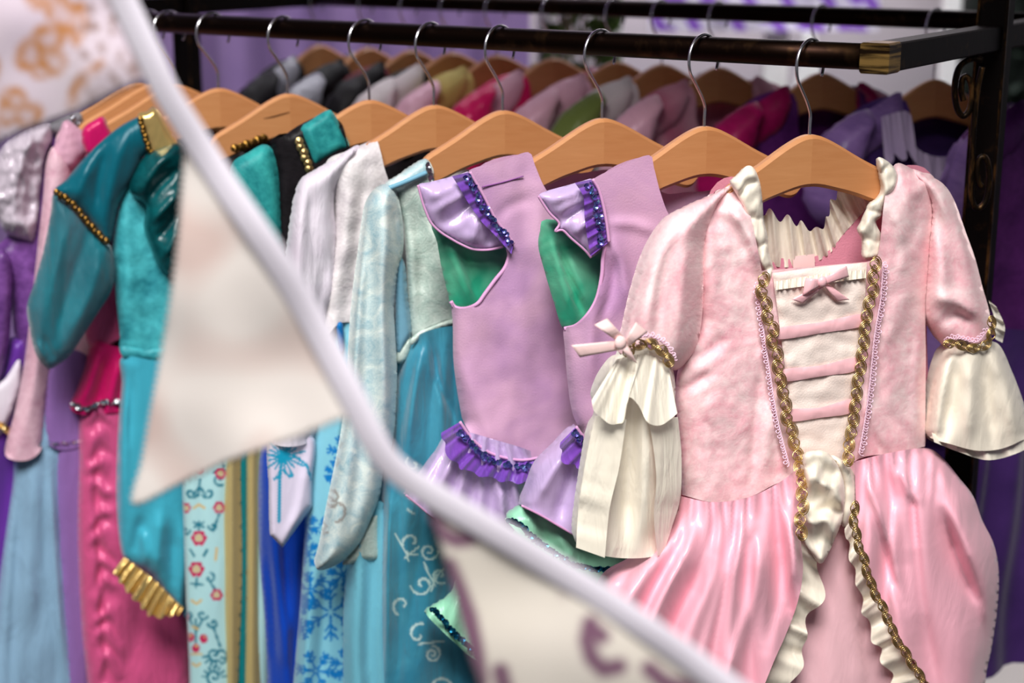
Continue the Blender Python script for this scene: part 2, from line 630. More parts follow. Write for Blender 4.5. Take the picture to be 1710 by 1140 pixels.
# shrub between the poles
sh = thing('shrub', 'green leafy shrub in a pot behind the rack between two white poles', 'plant', (at_y(975, 60, 3.75)[0], 3.75, 0.0))
m_leaf = plain('leaf_green', (58, 84, 36), 0.5, (96, 118, 52), 30)
m_pot = plain('pot_grey', (90, 84, 84), 0.7)
def shrub_leaves(cx, cy, z0, z1, rad, n, seed):
    rs = np.random.RandomState(seed)
    V = []; F = []
    for i in range(n):
        t = rs.rand(); a = rs.rand() * 6.283; r = rad * (0.3 + 0.7 * rs.rand() ** 0.5)
        c = np.array([cx + r * math.cos(a), cy + r * math.sin(a), z0 + (z1 - z0) * t])
        d = np.array([math.cos(a), math.sin(a), 0.5 + rs.rand()]); d /= np.linalg.norm(d)
        s = np.cross(d, rs.randn(3)); s /= np.linalg.norm(s)
        l = 0.035 + 0.03 * rs.rand(); wd = l * 0.35
        k = len(V)
        V += [c, c + d * l * 0.5 + s * wd, c + d * l, c + d * l * 0.5 - s * wd]
        F.append((k, k + 1, k + 2, k + 3))
    return V, F
fo = mesh('foliage', *shrub_leaves(sh.location.x, 3.75, 0.45, 1.75, 0.075, 700, 4), m_leaf, sh, False); fo['kind'] = 'stuff'
st = Acc()
for k in range(5):
    a = k * 1.26
    V, F = sweep_geo([(sh.location.x + 0.02 * math.cos(a), 3.75 + 0.02 * math.sin(a), 0.3), (sh.location.x + 0.05 * math.cos(a), 3.75 + 0.05 * math.sin(a), 1.0), (sh.location.x + 0.06 * math.cos(a + .4), 3.75 + 0.06 * math.sin(a + .4), 1.6)], 0.006, 6)
    st.add(V, F)
st.build('stem', plain('bark', (70, 52, 38), 0.8), sh)
def lathe(prof, c, n=28):
    V = []; F = []
    for r, z in prof:
        for k in range(n):
            a = 2 * math.pi * k / n
            V.append((c[0] + r * math.cos(a), c[1] + r * math.sin(a), c[2] + z))
    for j in range(len(prof) - 1):
        for k in range(n):
            a = j * n + k; b = j * n + (k + 1) % n
            F.append((a, b, b + n, a + n))
    return V, F
mesh('pot', *lathe([(0.0, 0.0), (0.09, 0.0), (0.12, 0.3), (0.13, 0.3), (0.13, 0.33), (0.11, 0.33), (0.1, 0.29), (0, 0.29)], (sh.location.x, 3.75, 0)), m_pot, sh)

# dark hedge at the right and striped lilac bunting cloth above the wall
hp = at_y(1560, 30, 4.0)
hd = thing('hedge', 'dark green hedge behind the right end of the racks', 'hedge', (hp[0] + 0.5, 4.05, 0))
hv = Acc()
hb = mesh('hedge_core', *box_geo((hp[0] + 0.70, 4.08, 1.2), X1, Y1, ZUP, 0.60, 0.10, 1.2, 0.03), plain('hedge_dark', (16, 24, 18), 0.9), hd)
rs = np.random.RandomState(9)
V = []; F = []
for i in range(2600):
    c = np.array([hp[0] + 0.1 + 1.2 * rs.rand(), 3.99 - 0.03 * rs.rand(), 0.1 + 2.35 * rs.rand()])
    d = rs.randn(3); d[1] = -abs(d[1]); d /= np.linalg.norm(d); s = np.cross(d, rs.randn(3)); s /= np.linalg.norm(s)
    l = 0.05; k = len(V)
    V += [c, c + d * l * .5 + s * l * .3, c + d * l, c + d * l * .5 - s * l * .3]; F.append((k, k + 1, k + 2, k + 3))
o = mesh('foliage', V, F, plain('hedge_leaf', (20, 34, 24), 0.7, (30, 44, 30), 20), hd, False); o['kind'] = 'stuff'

def stripes_mat():
    m, nt, b, N, L = _new('lilac_stripe')
    co = _coord(nt, 'obj')
    wv = N('ShaderNodeTexWave'); L(co, wv.inputs[0]); wv.inputs['Scale'].default_value = 7; wv.bands_direction = 'DIAGONAL'
    wv.inputs['Distortion'].default_value = 1.0
    L(_mix(nt, _ramp(nt, wv.outputs[1], 0.35, 0.6), lin((150, 96, 210)), lin((242, 234, 250))), b.inputs['Base Color'])
    b.inputs['Roughness'].default_value = 0.7
    return m
a0 = at_y(1085, 22, 3.85); a1 = at_y(1455, 22, 3.85)
drape('valance', a0[0], a1[0] + 0.02, 3.85, at_y(1200, 52, 3.85)[2], at_y(1200, -120, 3.85)[2], 5, 0.012, stripes_mat(), 'lilac and white striped valance hanging above the far wall', 'valance', 5)

# lit white panel leaning on the wall and pale ground cloth
pw = thing('easel', 'white painted wooden easel standing far behind the magenta dress', 'easel', (at_y(1340, 100, 3.8)[0], 3.8, 0))
def bar(a, b, w=0.014):
    a = np.array(a, float); b = np.array(b, float); d = b - a; L_ = np.linalg.norm(d); d /= L_
    x = np.cross(d, Y1); x /= np.linalg.norm(x)
    return box_geo((a + b) / 2, x, np.cross(d, x), d, w, w * 0.6, L_ / 2, 0.002)
e0 = at_y(1352, 55, 3.8); e1 = at_y(1300, 165, 3.8); e2 = at_y(1395, 165, 3.8)
def down(p, q):
    return np.array([p[0] + (q[0] - p[0]) * 3.0, p[1] - 0.1, 0.0])
mesh('leg', *bar(e0, down(e0, e1)), m_white, pw, False); mesh('leg', *bar(e0, down(e0, e2)), m_white, pw, False)
mesh('leg', *bar(e0 + np.array([0, .02, 0]), (e0[0], 4.2, 0.0)), m_white, pw, False)
mesh('tray', *box_geo((e0[0], 3.74, 0.95), X1, Y1, ZUP, 0.16, 0.02, 0.015), m_white, pw, False)

# rug on the floor at the right
def rug_mat():
    m, nt, b, N, L = _new('rug_print')
    co = _coord(nt, 'obj')
    n = _noise(nt, co, 3.2, 1.5, 0.4, 1.2)
    f = _ramp(nt, n, 0.49, 0.52)
    L(_mix(nt, f, lin((190, 182, 176)), lin((16, 12, 18))), b.inputs['Base Color'])
    b.inputs['Roughness'].default_value = 0.9
    return m
rc = on_height(1760, 1010, 0.0)
tag(mesh('rug', *box_geo((rc[0] + 0.35, rc[1] - 0.65, 0.006), X1, Y1, ZUP, 0.9, 0.62, 0.006), rug_mat(), None, False), 'black and white patterned rug on the floor at the right', 'rug')

# ------------------------------------------------------------------ the rack
m_iron = metal('bronzed_iron', (14, 9, 8), 0.5, 0.1, (70, 46, 24), 40, (1, 1, 1), 0.3, 0.58, 0.85)
m_ironrail = metal('bronzed_rail', (34, 22, 17), 0.42, 0.06, (84, 60, 38), 14, (1, 1, 1), 1.0, 0.58, 0.8)
m_brush = metal('brushed_gold', (40, 26, 12), 0.4, 0.1, (176, 140, 78), 60, (0.15, 0.15, 2.6), 0.8, 0.42, 0.6)
m_antique = metal('antique_gold_edge', (30, 20, 10), 0.42, 0.1, (120, 84, 44), 50, (2, 2, 0.5), 0.8, 0.5, 0.7)
postR = CORNER + RP * POST
rack = thing('clothes_rack', 'dark bronzed iron clothes rack with two rails, scrollwork and gold brushed corners', 'rack', (postR[0], postR[1], 0))
LEN = 1.258
RR = 0.0125
def rail_mesh(off, s0, s1):
    a = CORNER + RP * off
    return sweep_geo([a + RD * s0 + RD * (s1 - s0) * t for t in np.linspace(0, 1, 12)], RR, 20)
mesh('front_rail', *rail_mesh(0, 0.012, LEN), m_ironrail, rack)
mesh('back_rail', *rail_mesh(BACK, 0.012, LEN), m_ironrail, rack)
for s in (0.0, LEN):
    c0 = CORNER + RD * s
    o = mesh('side_arm', *box_geo(c0 + RP * (BACK / 2), RD, ZUP, RP, 0.0125, 0.0135, BACK / 2 - 0.013, 0.0015), m_iron, rack, False)
    for f in (0.0, BACK):
        mesh('corner_cap', *box_geo(c0 + RP * f, RD, ZUP, RP, 0.0145, 0.0145, 0.0145, 0.002), m_brush, rack, False)
    pc = c0 + RP * (POST)
    mesh('post', *box_geo((pc[0], pc[1], 0.94), RD, RP, ZUP, 0.016, 0.013, 0.92, 0.002), m_iron, rack, False)
    e = Acc()
    for sx in (-1, 1):
        q = pc + RD * (sx * 0.0158) - RP * 0.0128
        e.add(*box_geo((q[0], q[1], 0.94), RD, RP, ZUP, 0.0016, 0.0016, 0.92))
    e.build('edge_strip', m_antique, rack, False)
    mesh('foot', *box_geo((pc[0], pc[1], 0.014), RD, RP, ZUP, 0.022, 0.26, 0.014, 0.002), m_iron, rack, False)
# scrolls under the right arm
GS = Frame(CORNER + RP * 0.245, 0)
def scroll(pts, r, name='scroll'):
    P = resample(pts, max(24, 10 * len(pts)))
    mesh(name, *sweep_geo(GS.px(P[:, 0], P[:, 1], 0.0), r, 8), m_antique, rack)
scroll([(1640, 100), (1622, 98), (1602, 112), (1594, 145), (1598, 180), (1609, 194), (1620, 180), (1623, 150), (1617, 130), (1608, 130), (1605, 150), (1609, 168)], 0.0034)
scroll([(1640, 112), (1632, 150), (1627, 200), (1623, 270), (1622, 330), (1632, 348), (1646, 335), (1652, 300), (1648, 268), (1638, 262), (1632, 280), (1634, 305), (1640, 312)], 0.0034)

# ------------------------------------------------------------------ hangers
m_woodA = wood('hanger_wood_a', (190, 130, 82), (197, 138, 90))
m_woodB = wood('hanger_wood_b', (183, 122, 75), (190, 130, 83))
m_chrome = metal('hook_chrome', (224, 222, 224), 0.24)
STEM = {'A': 222, 'A2': 252, 'B': 286, 'C': 360, 'D': 477, 'E': 614, 'F': 723, 'G': 839, 'H': 1007, 'I': 1180, 'J': 1358}
TH = {'A': 24, 'A2': 24, 'B': 24, 'C': 20, 'D': 25, 'E': 20, 'F': 24, 'G': 24, 'H': 20, 'I': 21, 'J': 22}
FR = {k: Frame(rail_at(STEM[k]), TH[k]) for k in STEM}
_top = [(1130, 378, 'k'), (1150, 356), (1190, 333), (1230, 309), (1265, 287), (1307, 254), (1340, 230), (1363, 221), (1393, 229), (1433, 250), (1465, 267), (1500, 285), (1540, 306), (1575, 325), (1592, 344, 'k')]
_bot = [(1592, 344), (1586, 362), (1530, 349), (1500, 339), (1465, 328), (1417, 313), (1373, 307), (1340, 313), (1300, 333), (1273, 345), (1220, 374), (1180, 392), (1146, 402), (1130, 378)]
def hanger_geo():
    G = FR['J']
    t = resample(_top, 61); b = resample(_bot[::-1], 61)
    T = G.uz(G.px(t[:, 0], t[:, 1], 0)); B = G.uz(G.px(b[:, 0], b[:, 1], 0))
    # make it symmetric about the stem
    uu = np.linspace(0, 1, 31)
    def half(C, sgn):
        C = C.copy(); C[:, 0] *= sgn; C = C[np.argsort(C[:, 0])]
        return C
    L = 0.106
    us = L * uu
    topz = 0.5 * (np.interp(us, *half(T, 1).T) + np.interp(us, *half(T, -1).T))
    botz = 0.5 * (np.interp(us, *half(B, 1).T) + np.interp(us, *half(B, -1).T))
    k = np.array([1, 2, 1]) / 4.0
    for _ in range(3):
        topz[1:-1] = np.convolve(topz, k, 'valid'); botz[1:-1] = np.convolve(botz, k, 'valid')
        topz[0] = topz[1] + 0.3 * (topz[0] - topz[1]); botz[0] = botz[1]
    # rounded arm tips
    e = np.clip((us - (L - 0.016)) / 0.016, 0, 1)
    mid = (topz + botz) / 2; hh = (topz - botz) / 2 * np.sqrt(np.maximum(0.02, 1 - e ** 2))
    return us, mid + hh, mid - hh
HU, HT, HB = hanger_geo()
PEAK = HT[0]
def arm_mesh(sgn, mat):
    th = 0.0065
    V = []; F = []; UV = []
    n = len(HU)
    for i in range(n):
        t, b = HT[i], HB[i]; bev = min(0.0035, (t - b) * 0.3)
        sw = 0.35 * 0.03 * (HU[i] / HU[-1]) ** 2          # arms sweep slightly forward
        for (dn, z) in ((-th, b + bev), (-th, t - bev), (-th + .0035, t), (th - .0035, t), (th, t - bev), (th, b + bev), (th - .003, b), (-th + .003, b)):
            V.append((sgn * HU[i], -(dn) - sw, z)); UV.append((HU[i], z + sgn))
    for i in range(n - 1):
        for k in range(8):
            a = i * 8 + k; c = i * 8 + (k + 1) % 8
            f = (a, c, c + 8, a + 8)
            F.append(f if sgn < 0 else f[::-1])
    F.append(tuple(range(8)) if sgn > 0 else tuple(range(8))[::-1])
    F.append(tuple((n - 1) * 8 + k for k in range(8)) if sgn < 0 else tuple((n - 1) * 8 + k for k in range(8))[::-1])
    o = mesh('arm', V, F, mat, None, True, UV)
    me = o.data
    for p in me.polygons:
        p.use_smooth = True
    o.modifiers.new('edges', 'EDGE_SPLIT').split_angle = math.radians(28)
    return o
def hook_mesh(rel):
    """hook hangs over the rail; rel = angle between hanger and the plane across the rail"""
    h = np.array([math.cos(rel), math.sin(rel), 0])
    P = []
    c, r = (-0.0045, -0.0105), 0.0250
    for a in np.linspace(-28, 212, 40):
        P.append((c[0] + r * math.cos(math.radians(a)), c[1] + r * math.sin(math.radians(a))))
    tail, _ = catmull([P[-2], P[-1], (-0.0155, -0.0355), (-0.006, -0.047), (0.0, -0.058), (0.0, -0.068), (0, PEAK - 0.012)], 0.003)
    P = P[:-2] + [tuple(q) for q in tail]
    pts = [h * a + ZUP * z for a, z in P]
    return mesh('hook', *sweep_geo(pts, 0.0016, 8), m_chrome)
_proto = {}
def hanger(G, rel_deg, label, group, theta):
    root = thing('coat_hanger', label, 'hanger', tuple(G.O + ZUP * 0.0), group)
    root.rotation_euler = (0, 0, math.radians(theta))
    if not _proto:
        _proto['L'] = arm_mesh(-1, m_woodA); _proto['R'] = arm_mesh(1, m_woodB)
        parts = [_proto['L'], _proto['R']]
    else:
        parts = []
        for k in ('L', 'R'):
            c = _proto[k].copy(); COL.objects.link(c); parts.append(c)
    if rel_deg not in _proto:
        hk = hook_mesh(math.radians(rel_deg)); _proto[rel_deg] = hk
    else:
        hk = _proto[rel_deg].copy(); COL.objects.link(hk)
    for p in parts + [hk]:
        p.parent = root
    return root
HL = {'A': 'wooden hanger at the far left end, its arm behind the silver collar',
      'A2': 'wooden hanger hidden behind the white tape, holding the pale pink dress',
      'B': 'wooden hanger with the magenta collar on its left arm, left of the tape',
      'C': 'wooden hanger just right of the white tape, over the teal and gold collar',
      'D': 'wooden hanger with a dark scratch along its left arm',
      'E': 'wooden hanger carrying the teal strap with gold beads',
      'F': 'wooden hanger carrying the white sheer blouse dress',
      'G': 'wooden hanger carrying the pale ice-blue velvet dress',
      'H': 'wooden hanger carrying the lilac dress nearer the middle of the rail',
      'I': 'wooden hanger carrying the lilac dress next to the pink gown',
      'J': 'wooden hanger inside the pink gown, nearest the gold rack corner'}
for k in STEM:
    hr_ = hanger(FR[k], 27, HL[k], 'wooden hangers on the front rail', TH[k])
    if k == 'D':
        bpy.context.view_layer.update()
        q = FR['D'].px([398, 425, 455, 484], [207, 201, 195, 187], .0068)
        mesh('scratch', *sweep_geo(q, [.0003, .0008, .0010, .0004], 6), plain('dark_scratch', (96, 60, 28), .7), hr_)
# ------------------------------------------------------------------ shared trimmings
m_gold = metal('gold_cord', (222, 194, 134), 0.4)
m_golddark = metal('gold_cord_dark', (150, 112, 52), 0.35)
m_silver = metal('silver_trim', (205, 205, 210), 0.25)

def braid(G, name, path, n, mat, parent, unit=21.0, rad=11.0, mode='px', seed=0, thick=0.00062):
    """scroll gimp braid: a row of little curled loops, alternately left and right"""
    q, _ = catmull(path, unit * 0.1)
    d = np.concatenate([[0], np.cumsum(np.linalg.norm(np.diff(q, axis=0), axis=1))])
    k = max(2, int(d[-1] / unit))
    A = Acc()
    f = lambda X, nn: (G.px(X[:, 0], X[:, 1], nn) if mode == 'px' else G.loc(X[:, 0], X[:, 1], nn))
    def tang(s):
        a = np.array([np.interp(s - unit * .3, d, q[:, j]) for j in (0, 1)]); b = np.array([np.interp(s + unit * .3, d, q[:, j]) for j in (0, 1)])
        t = b - a
        return t / (np.linalg.norm(t) + 1e-9)
    rs = np.random.RandomState(seed)
    nn = n if callable(n) else (lambda x, y: n + 0 * x)
    for i in range(k):
        s = (i + 0.5) * d[-1] / k
        c = np.array([np.interp(s, d, q[:, j]) for j in (0, 1)])
        t = tang(s); m = np.array([-t[1], t[0]]); sg = 1 if i % 2 else -1
        for rr, dz in ((1.0, 0.0), (0.74, 0.0005), (0.48, 0.0010), (0.24, 0.0012)):
            a = np.linspace(-0.75 * math.pi, 0.95 * math.pi, 13) + rs.uniform(-.2, .2)
            X = c + np.outer(np.cos(a) * sg * rad * rr * 0.85, m) + np.outer(np.sin(a) * unit * 0.62 * rr, t) + m * sg * rad * 0.18
            A.add(*sweep_geo(f(X, nn(X[:, 0], X[:, 1]) + 0.0015 + dz), thick, 5, False))
    # two cords that tie the loops together
    for ph in (0, math.pi):
        s = np.linspace(0, d[-1], k * 8)
        P = np.column_stack([np.interp(s, d, q[:, j]) for j in (0, 1)])
        T = np.gradient(P, axis=0); T /= np.linalg.norm(T, axis=1)[:, None] + 1e-9
        M_ = np.column_stack([-T[:, 1], T[:, 0]])
        X = P + M_ * (np.sin(s / (2 * d[-1] / k) * 2 * math.pi + ph) * rad * 0.8)[:, None]
        A.add(*sweep_geo(f(X, nn(X[:, 0], X[:, 1]) + 0.001), thick * 1.0, 5, False))
    return A.build(name, mat, parent)

def sequins(G, name, path, n, r, mat, parent, step, spread, mode='px', seed=0, rows=2):
    rs = np.random.RandomState(seed)
    q, _ = catmull(path, step)
    A = Acc()
    for p in q:
        for k in range(rows):
            x = p + rs.uniform(-spread, spread, 2)
            c = (G.px([x[0]], [x[1]], n + rs.uniform(0, .002)) if mode == 'px' else G.loc(np.array([x[0]]), np.array([x[1]]), n))[0]
            nn = G.n + 0.45 * rs.randn(3); nn /= np.linalg.norm(nn)
            a = np.cross(nn, ZUP); a /= np.linalg.norm(a); b = np.cross(nn, a)
            V = [c + (a * math.cos(t) + b * math.sin(t)) * r for t in np.linspace(0, 2 * math.pi, 9)[:-1]] + [c - nn * r * 0.25]
            A.add(V, [(j, (j + 1) % 8, 8) for j in range(8)])
    o = A.build(name, mat, parent, False); o['kind'] = 'stuff'
    return o

def lace(G, name, path, n, mat, parent, step=8.0, amp=5.0, mode='px', r=0.0006, side=1):
    """looped lace edging: a fine thread running in little loops along a seam"""
    q, _ = catmull(path, 2.0)
    d = np.concatenate([[0], np.cumsum(np.linalg.norm(np.diff(q, axis=0), axis=1))])
    A = Acc()
    for off, sc in ((0, 1.0), (.5, .7)):
        s = np.linspace(0, d[-1], int(d[-1] / step * 9))
        P = np.column_stack([np.interp(s, d, q[:, j]) for j in (0, 1)])
        T = np.gradient(P, axis=0); T /= np.linalg.norm(T, axis=1)[:, None] + 1e-9
        M_ = np.column_stack([-T[:, 1], T[:, 0]]) * side
        ph = 2 * math.pi * (s / step + off) + 1.2 * noise2(s * .05, s * 0 + off, 3)
        am = amp * sc * (.8 + .5 * noise2(s * .07, s * 0 + 2 + off, 5))
        X = P + M_ * (am * (1 - np.cos(ph)))[:, None] + T * (step * .55 * np.sin(ph))[:, None]
        nn = n(X[:, 0], X[:, 1]) if callable(n) else n
        Y = G.px(X[:, 0], X[:, 1], nn + .001 * np.sin(ph)) if mode == 'px' else G.loc(X[:, 0], X[:, 1], nn)
        A.add(*sweep_geo(Y, r, 4, False))
    return A.build(name, mat, parent)

def ribbon_piece(G, name, quad, mat, parent, n0=0.04, puff=0.004, bend=0.0, seed=0):
    """one tail or loop of a ribbon bow between two short ends given as four corners"""
    a, b, c, d = [np.array(p, float) for p in quad]        # a-b start edge, d-c end edge
    V = []; F = []; UV = []
    nu, nv = 14, 5
    for i in range(nu + 1):
        t = i / nu
        for j in range(nv + 1):
            s = j / nv
            P = (a * (1 - s) + b * s) * (1 - t) + (d * (1 - s) + c * s) * t
            nn = n0 + puff * math.sin(math.pi * t) + bend * t + 0.0008 * math.sin(s * math.pi)
            X = G.px([P[0]], [P[1]], nn)[0]
            V.append(X); UV.append((t * .05, s * .02))
    for i in range(nu):
        for j in range(nv):
            k = i * (nv + 1) + j
            F.append((k, k + 1, k + nv + 2, k + nv + 1))
    o = mesh(name, V, F, mat, parent, True, UV)
    sm = o.modifiers.new('thick', 'SOLIDIFY'); sm.thickness = 0.0006
    return o

def knot(G, name, px, py, n, r, mat, parent):
    c = G.px([px], [py], n)[0]
    V = []; F = []
    for i in range(7):
        th = math.pi * i / 6
        for k in range(10):
            a = 2 * math.pi * k / 10
            V.append(c + G.u * r * math.sin(th) * math.cos(a) * 1.0 + ZUP * r * 1.1 * math.cos(th) + G.n * r * 0.7 * math.sin(th) * math.sin(a))
    for i in range(6):
        for k in range(10):
            a = i * 10 + k; b = i * 10 + (k + 1) % 10
            F.append((a, b, b + 10, a + 10))
    return mesh(name, V, F, mat, parent)

def root_of(G, name, label, drop=0.9, cat='dress', group='costume dresses on the front rail'):
    p = G.O - ZUP * drop
    return thing(name, label, cat, tuple(p), group)

def gather(px, py, top, amp_near=0.004, k=0.16, seed=0, reach=70):
    """short gathers just below a seam; top(px) is the seam height"""
    dy = py - top(px)
    return amp_near * np.exp(-np.maximum(dy, 0) / reach) * np.sin(px * k + 4 * noise2(px * .03, py * .008, seed))

def fanfold(px, py, ax, ay, k, amp, seed=0, warp=0.8, sharp=True):
    """long soft folds that spread from a waist point"""
    a = np.arctan2(px - ax, py - ay)
    r = np.hypot(px - ax, py - ay)
    ph = k * a + warp * 3 * noise2(a * 4, r * 0.004, seed)
    s = np.sin(ph)
    v = np.sqrt(np.sin(ph / 2) ** 2 + .025) * 2 - 1.15
    mod = 0.6 + 0.8 * np.clip(noise2(a * 7, r * 0.003 + 3, seed + 2) + 0.5, 0, 1)
    return amp * (0.65 * v + 0.35 * s) * mod

# ------------------------------------------------------------------ the pink gown
GJ = FR['J']
m_pv = velvet('pink_velvet', (250, 222, 222), (236, 168, 180), 34, 0.48, 0.6, 0.28, 0.28)
m_ps = satin('pink_satin', (243, 178, 194), 0.34, 0.6, 0.12)
m_pu = satin('pink_underskirt_satin', (244, 194, 202), 0.36, 0.6, 0.12)
m_cream = satin('cream_satin', (240, 230, 212), 0.36, 0.5, 0.14, wscale=50)
m_organza = sheer('cream_organza', (246, 238, 220), 0.86, 0.5)
m_stom = cloth('cream_chiffon', (238, 218, 208), (246, 230, 220), 20, 0.6, 0.2)
m_rib = satin('pink_ribbon', (246, 190, 196), 0.35, 0.5, 0.08)
m_ribpale = satin('pale_ribbon', (250, 214, 210), 0.35, 0.5, 0.08)
m_lace = cloth('lilac_lace', (244, 206, 226), None, 40, 0.6, 0.1)
m_inside = cloth('pink_lining', (214, 136, 156), (220, 144, 162), 12, 0.8, 0.2)

J = root_of(GJ, 'princess_gown', 'pink velvet and satin gown with gold braid, cream cuffs and lace-up front', 0.95)
panel(GJ, 'back_panel', [(1180, 335, 'o'), (1240, 300, 'o'), (1262, 400, 'o'), (1275, 424, 'o'), (1320, 432, 'o'), (1360, 428, 'o'), (1386, 417, 'o'), (1405, 395, 'o'), (1432, 365, 'o'), (1458, 335, 'o'), (1495, 280), (1560, 305), (1548, 520), (1542, 750, 'o'), (1440, 760, 'o'), (1330, 780, 'o'), (1140, 825), (1168, 560)],
      m_inside, J, 0.004, 40, -0.024, back=False, g=12)
def bod_fold(px, py):
    r = strokes(px, py, [
        ([(1190, 345), (1240, 370), (1275, 470)], 0.006, 12), ([(1215, 335), (1255, 400), (1268, 450)], 0.005, 9),
        ([(1175, 345), (1185, 420), (1190, 520)], 0.006, 14), ([(1120, 660), (1160, 640), (1195, 620)], -0.005, 9),
        ([(1150, 600), (1180, 590), (1210, 560)], -0.005, 11), ([(1160, 690), (1190, 720), (1205, 780)], -0.003, 10),
        ([(1270, 620), (1262, 700), (1255, 800)], -0.004, 7), ([(1300, 640), (1285, 720), (1275, 800)], 0.005, 10),
        ([(1480, 330), (1510, 400), (1500, 480)], 0.005, 12), ([(1535, 320), (1530, 380), (1500, 430)], -0.005, 10),
        ([(1530, 460), (1500, 520), (1470, 600)], 0.004, 14), ([(1540, 540), (1530, 640), (1535, 740)], 0.005, 9),
        ([(1460, 600), (1480, 680), (1520, 740)], -0.004, 9), ([(1440, 660), (1470, 720), (1490, 755)], 0.004, 9)])
    return r + 0.0035 * noise2(px * .02, py * .012, 3) + 0.0016 * noise2(px * .06, py * .05, 5)
panel(GJ, 'bodice', [(1222, 312, 'o'), (1248, 345, 'o'), (1262, 400, 'o'), (1272, 452, 'ok'), (1447, 437, 'ok'), (1466, 425, 'o'), (1476, 340, 'o'), (1486, 290), (1500, 272), (1530, 286), (1562, 302), (1556, 400), (1546, 520), (1546, 600), (1545, 745, 'ok'), (1500, 756, 'o'), (1436, 765, 'o'), (1400, 800, 'o'), (1370, 850, 'o'), (1338, 800, 'o'), (1300, 806, 'o'), (1250, 830, 'o'), (1190, 838, 'o'), (1139, 826, 'k'), (1134, 740), (1128, 650), (1140, 590), (1166, 540), (1160, 440), (1165, 380), (1180, 335)],
      m_pv, J, 0.030, 70, 0.0, 0.022, back=False, g=6, fold=bod_fold)
nJ = 0.034
# stomacher with ribbon bands
stom = panel(GJ, 'stomacher', [(1290, 456, 'k'), (1366, 446), (1448, 438, 'k'), (1440, 560), (1418, 720), (1405, 790), (1370, 850), (1340, 790), (1322, 700), (1304, 560)], m_stom, J, 0.003, 10, nJ - 0.001, back=False, g=7,
      fold=lambda x, y: 0.003 * noise2(x * .03, y * .05, 9) + 0.0016 * noise2(x * .09, y * .03, 2))
for q in ([(1298, 548), (1370, 538), (1440, 524), (1440, 544), (1372, 556), (1300, 566)],
          [(1308, 617), (1370, 610), (1430, 597), (1428, 619), (1372, 628), (1312, 636)],
          [(1318, 684), (1370, 680), (1424, 666), (1420, 689), (1372, 697), (1322, 703)]):
    panel(GJ, 'ribbon_band', q, m_rib, stom, 0.0012, 4, nJ + 0.004, back=False, g=6, fold=lambda x, y: 0.0012 * noise2(x * .06, y * .06, 4))
ruffle(GJ, 'stomacher_lace', [(1296, 470), (1370, 458), (1446, 450)], [(1296, 484), (1370, 474), (1446, 464)], m_cream, stom, nJ + .003, nJ + .005, 16, .0018, 4)
bw = knot(GJ, 'bow_knot', 1373, 470, nJ + .012, .005, m_rib, stom)
ribbon_piece(GJ, 'bow_loop', [(1371, 466), (1371, 476), (1340, 494), (1346, 464)], m_rib, stom, nJ + .008, .006)
ribbon_piece(GJ, 'bow_loop', [(1375, 464), (1376, 476), (1418, 462), (1414, 444)], m_rib, stom, nJ + .008, .006)
ribbon_piece(GJ, 'bow_tail', [(1368, 474), (1374, 480), (1340, 506), (1322, 500)], m_rib, stom, nJ + .006, .002)
ribbon_piece(GJ, 'bow_tail', [(1374, 474), (1382, 474), (1418, 500), (1398, 502)], m_rib, stom, nJ + .006, .002)
# lace along the braids
lace(GJ, 'lace_edging', [(1474, 440), (1470, 500), (1460, 560), (1452, 640), (1444, 700), (1434, 756)], nJ + .003, m_lace, J, 9, 5.5, side=-1)
lace(GJ, 'lace_edging', [(1266, 474), (1274, 540), (1286, 620), (1299, 700), (1318, 774)], nJ + .003, m_lace, J, 9, 4.5, side=1)
BL = [(1277, 456), (1272, 482), (1278, 503), (1282, 527), (1290, 547), (1290, 570), (1297, 590), (1300, 613), (1303, 637), (1310, 660), (1312, 680), (1315, 700), (1322, 720), (1328, 743), (1333, 767), (1338, 793), (1340, 823), (1340, 847), (1337, 870), (1338, 900)]
BR = [(1462, 430), (1460, 457), (1458, 477), (1455, 500), (1447, 520), (1447, 543), (1442, 563), (1442, 585), (1437, 607), (1435, 630), (1430, 653), (1430, 675), (1425, 697), (1423, 720), (1417, 740), (1417, 757), (1420, 776)]
nb_ = lambda x, y: nJ + .006 + .055 * sstep(740, 900, y)
braid(GJ, 'gold_braid', BL, nb_, m_gold, J, 21.5, 10.5)
braid(GJ, 'gold_braid', BR, lambda x, y: nJ + .006 + .03 * sstep(720, 790, y), m_gold, J, 21.5, 10.5, seed=2)
# collar ruffles
def collar_fold(sd): return lambda x, y: 0.0045 * (np.abs(np.sin(y * .06 + x * .05 + 2.5 * noise2(x * .03, y * .03, sd))) * 2 - 1) * (0.4 + 0.6 * np.abs(noise2(x * .05, y * .02, sd + 1)) * 2) + .002 * noise2(x * .1, y * .06, sd)
panel(GJ, 'collar_ruffle', [(1247, 277), (1232, 292), (1220, 304), (1231, 326), (1240, 345), (1246, 367), (1254, 388), (1258, 410), (1272, 448), (1284, 474), (1292, 452), (1284, 421), (1282, 394), (1276, 370), (1274, 345), (1270, 309), (1260, 282)], m_cream, J, 0.008, 12, 0.024, 0.008, g=3, fold=collar_fold(4))
panel(GJ, 'collar_ruffle', [(1466, 263), (1486, 272), (1499, 292), (1495, 317), (1482, 331), (1476, 345), (1471, 362), (1463, 372), (1474, 398), (1472, 425), (1452, 434), (1441, 430), (1440, 402), (1433, 384), (1440, 367), (1452, 341), (1466, 330), (1473, 315), (1468, 290)], m_cream, J, 0.008, 12, 0.018, 0.008, g=3, fold=collar_fold(7))
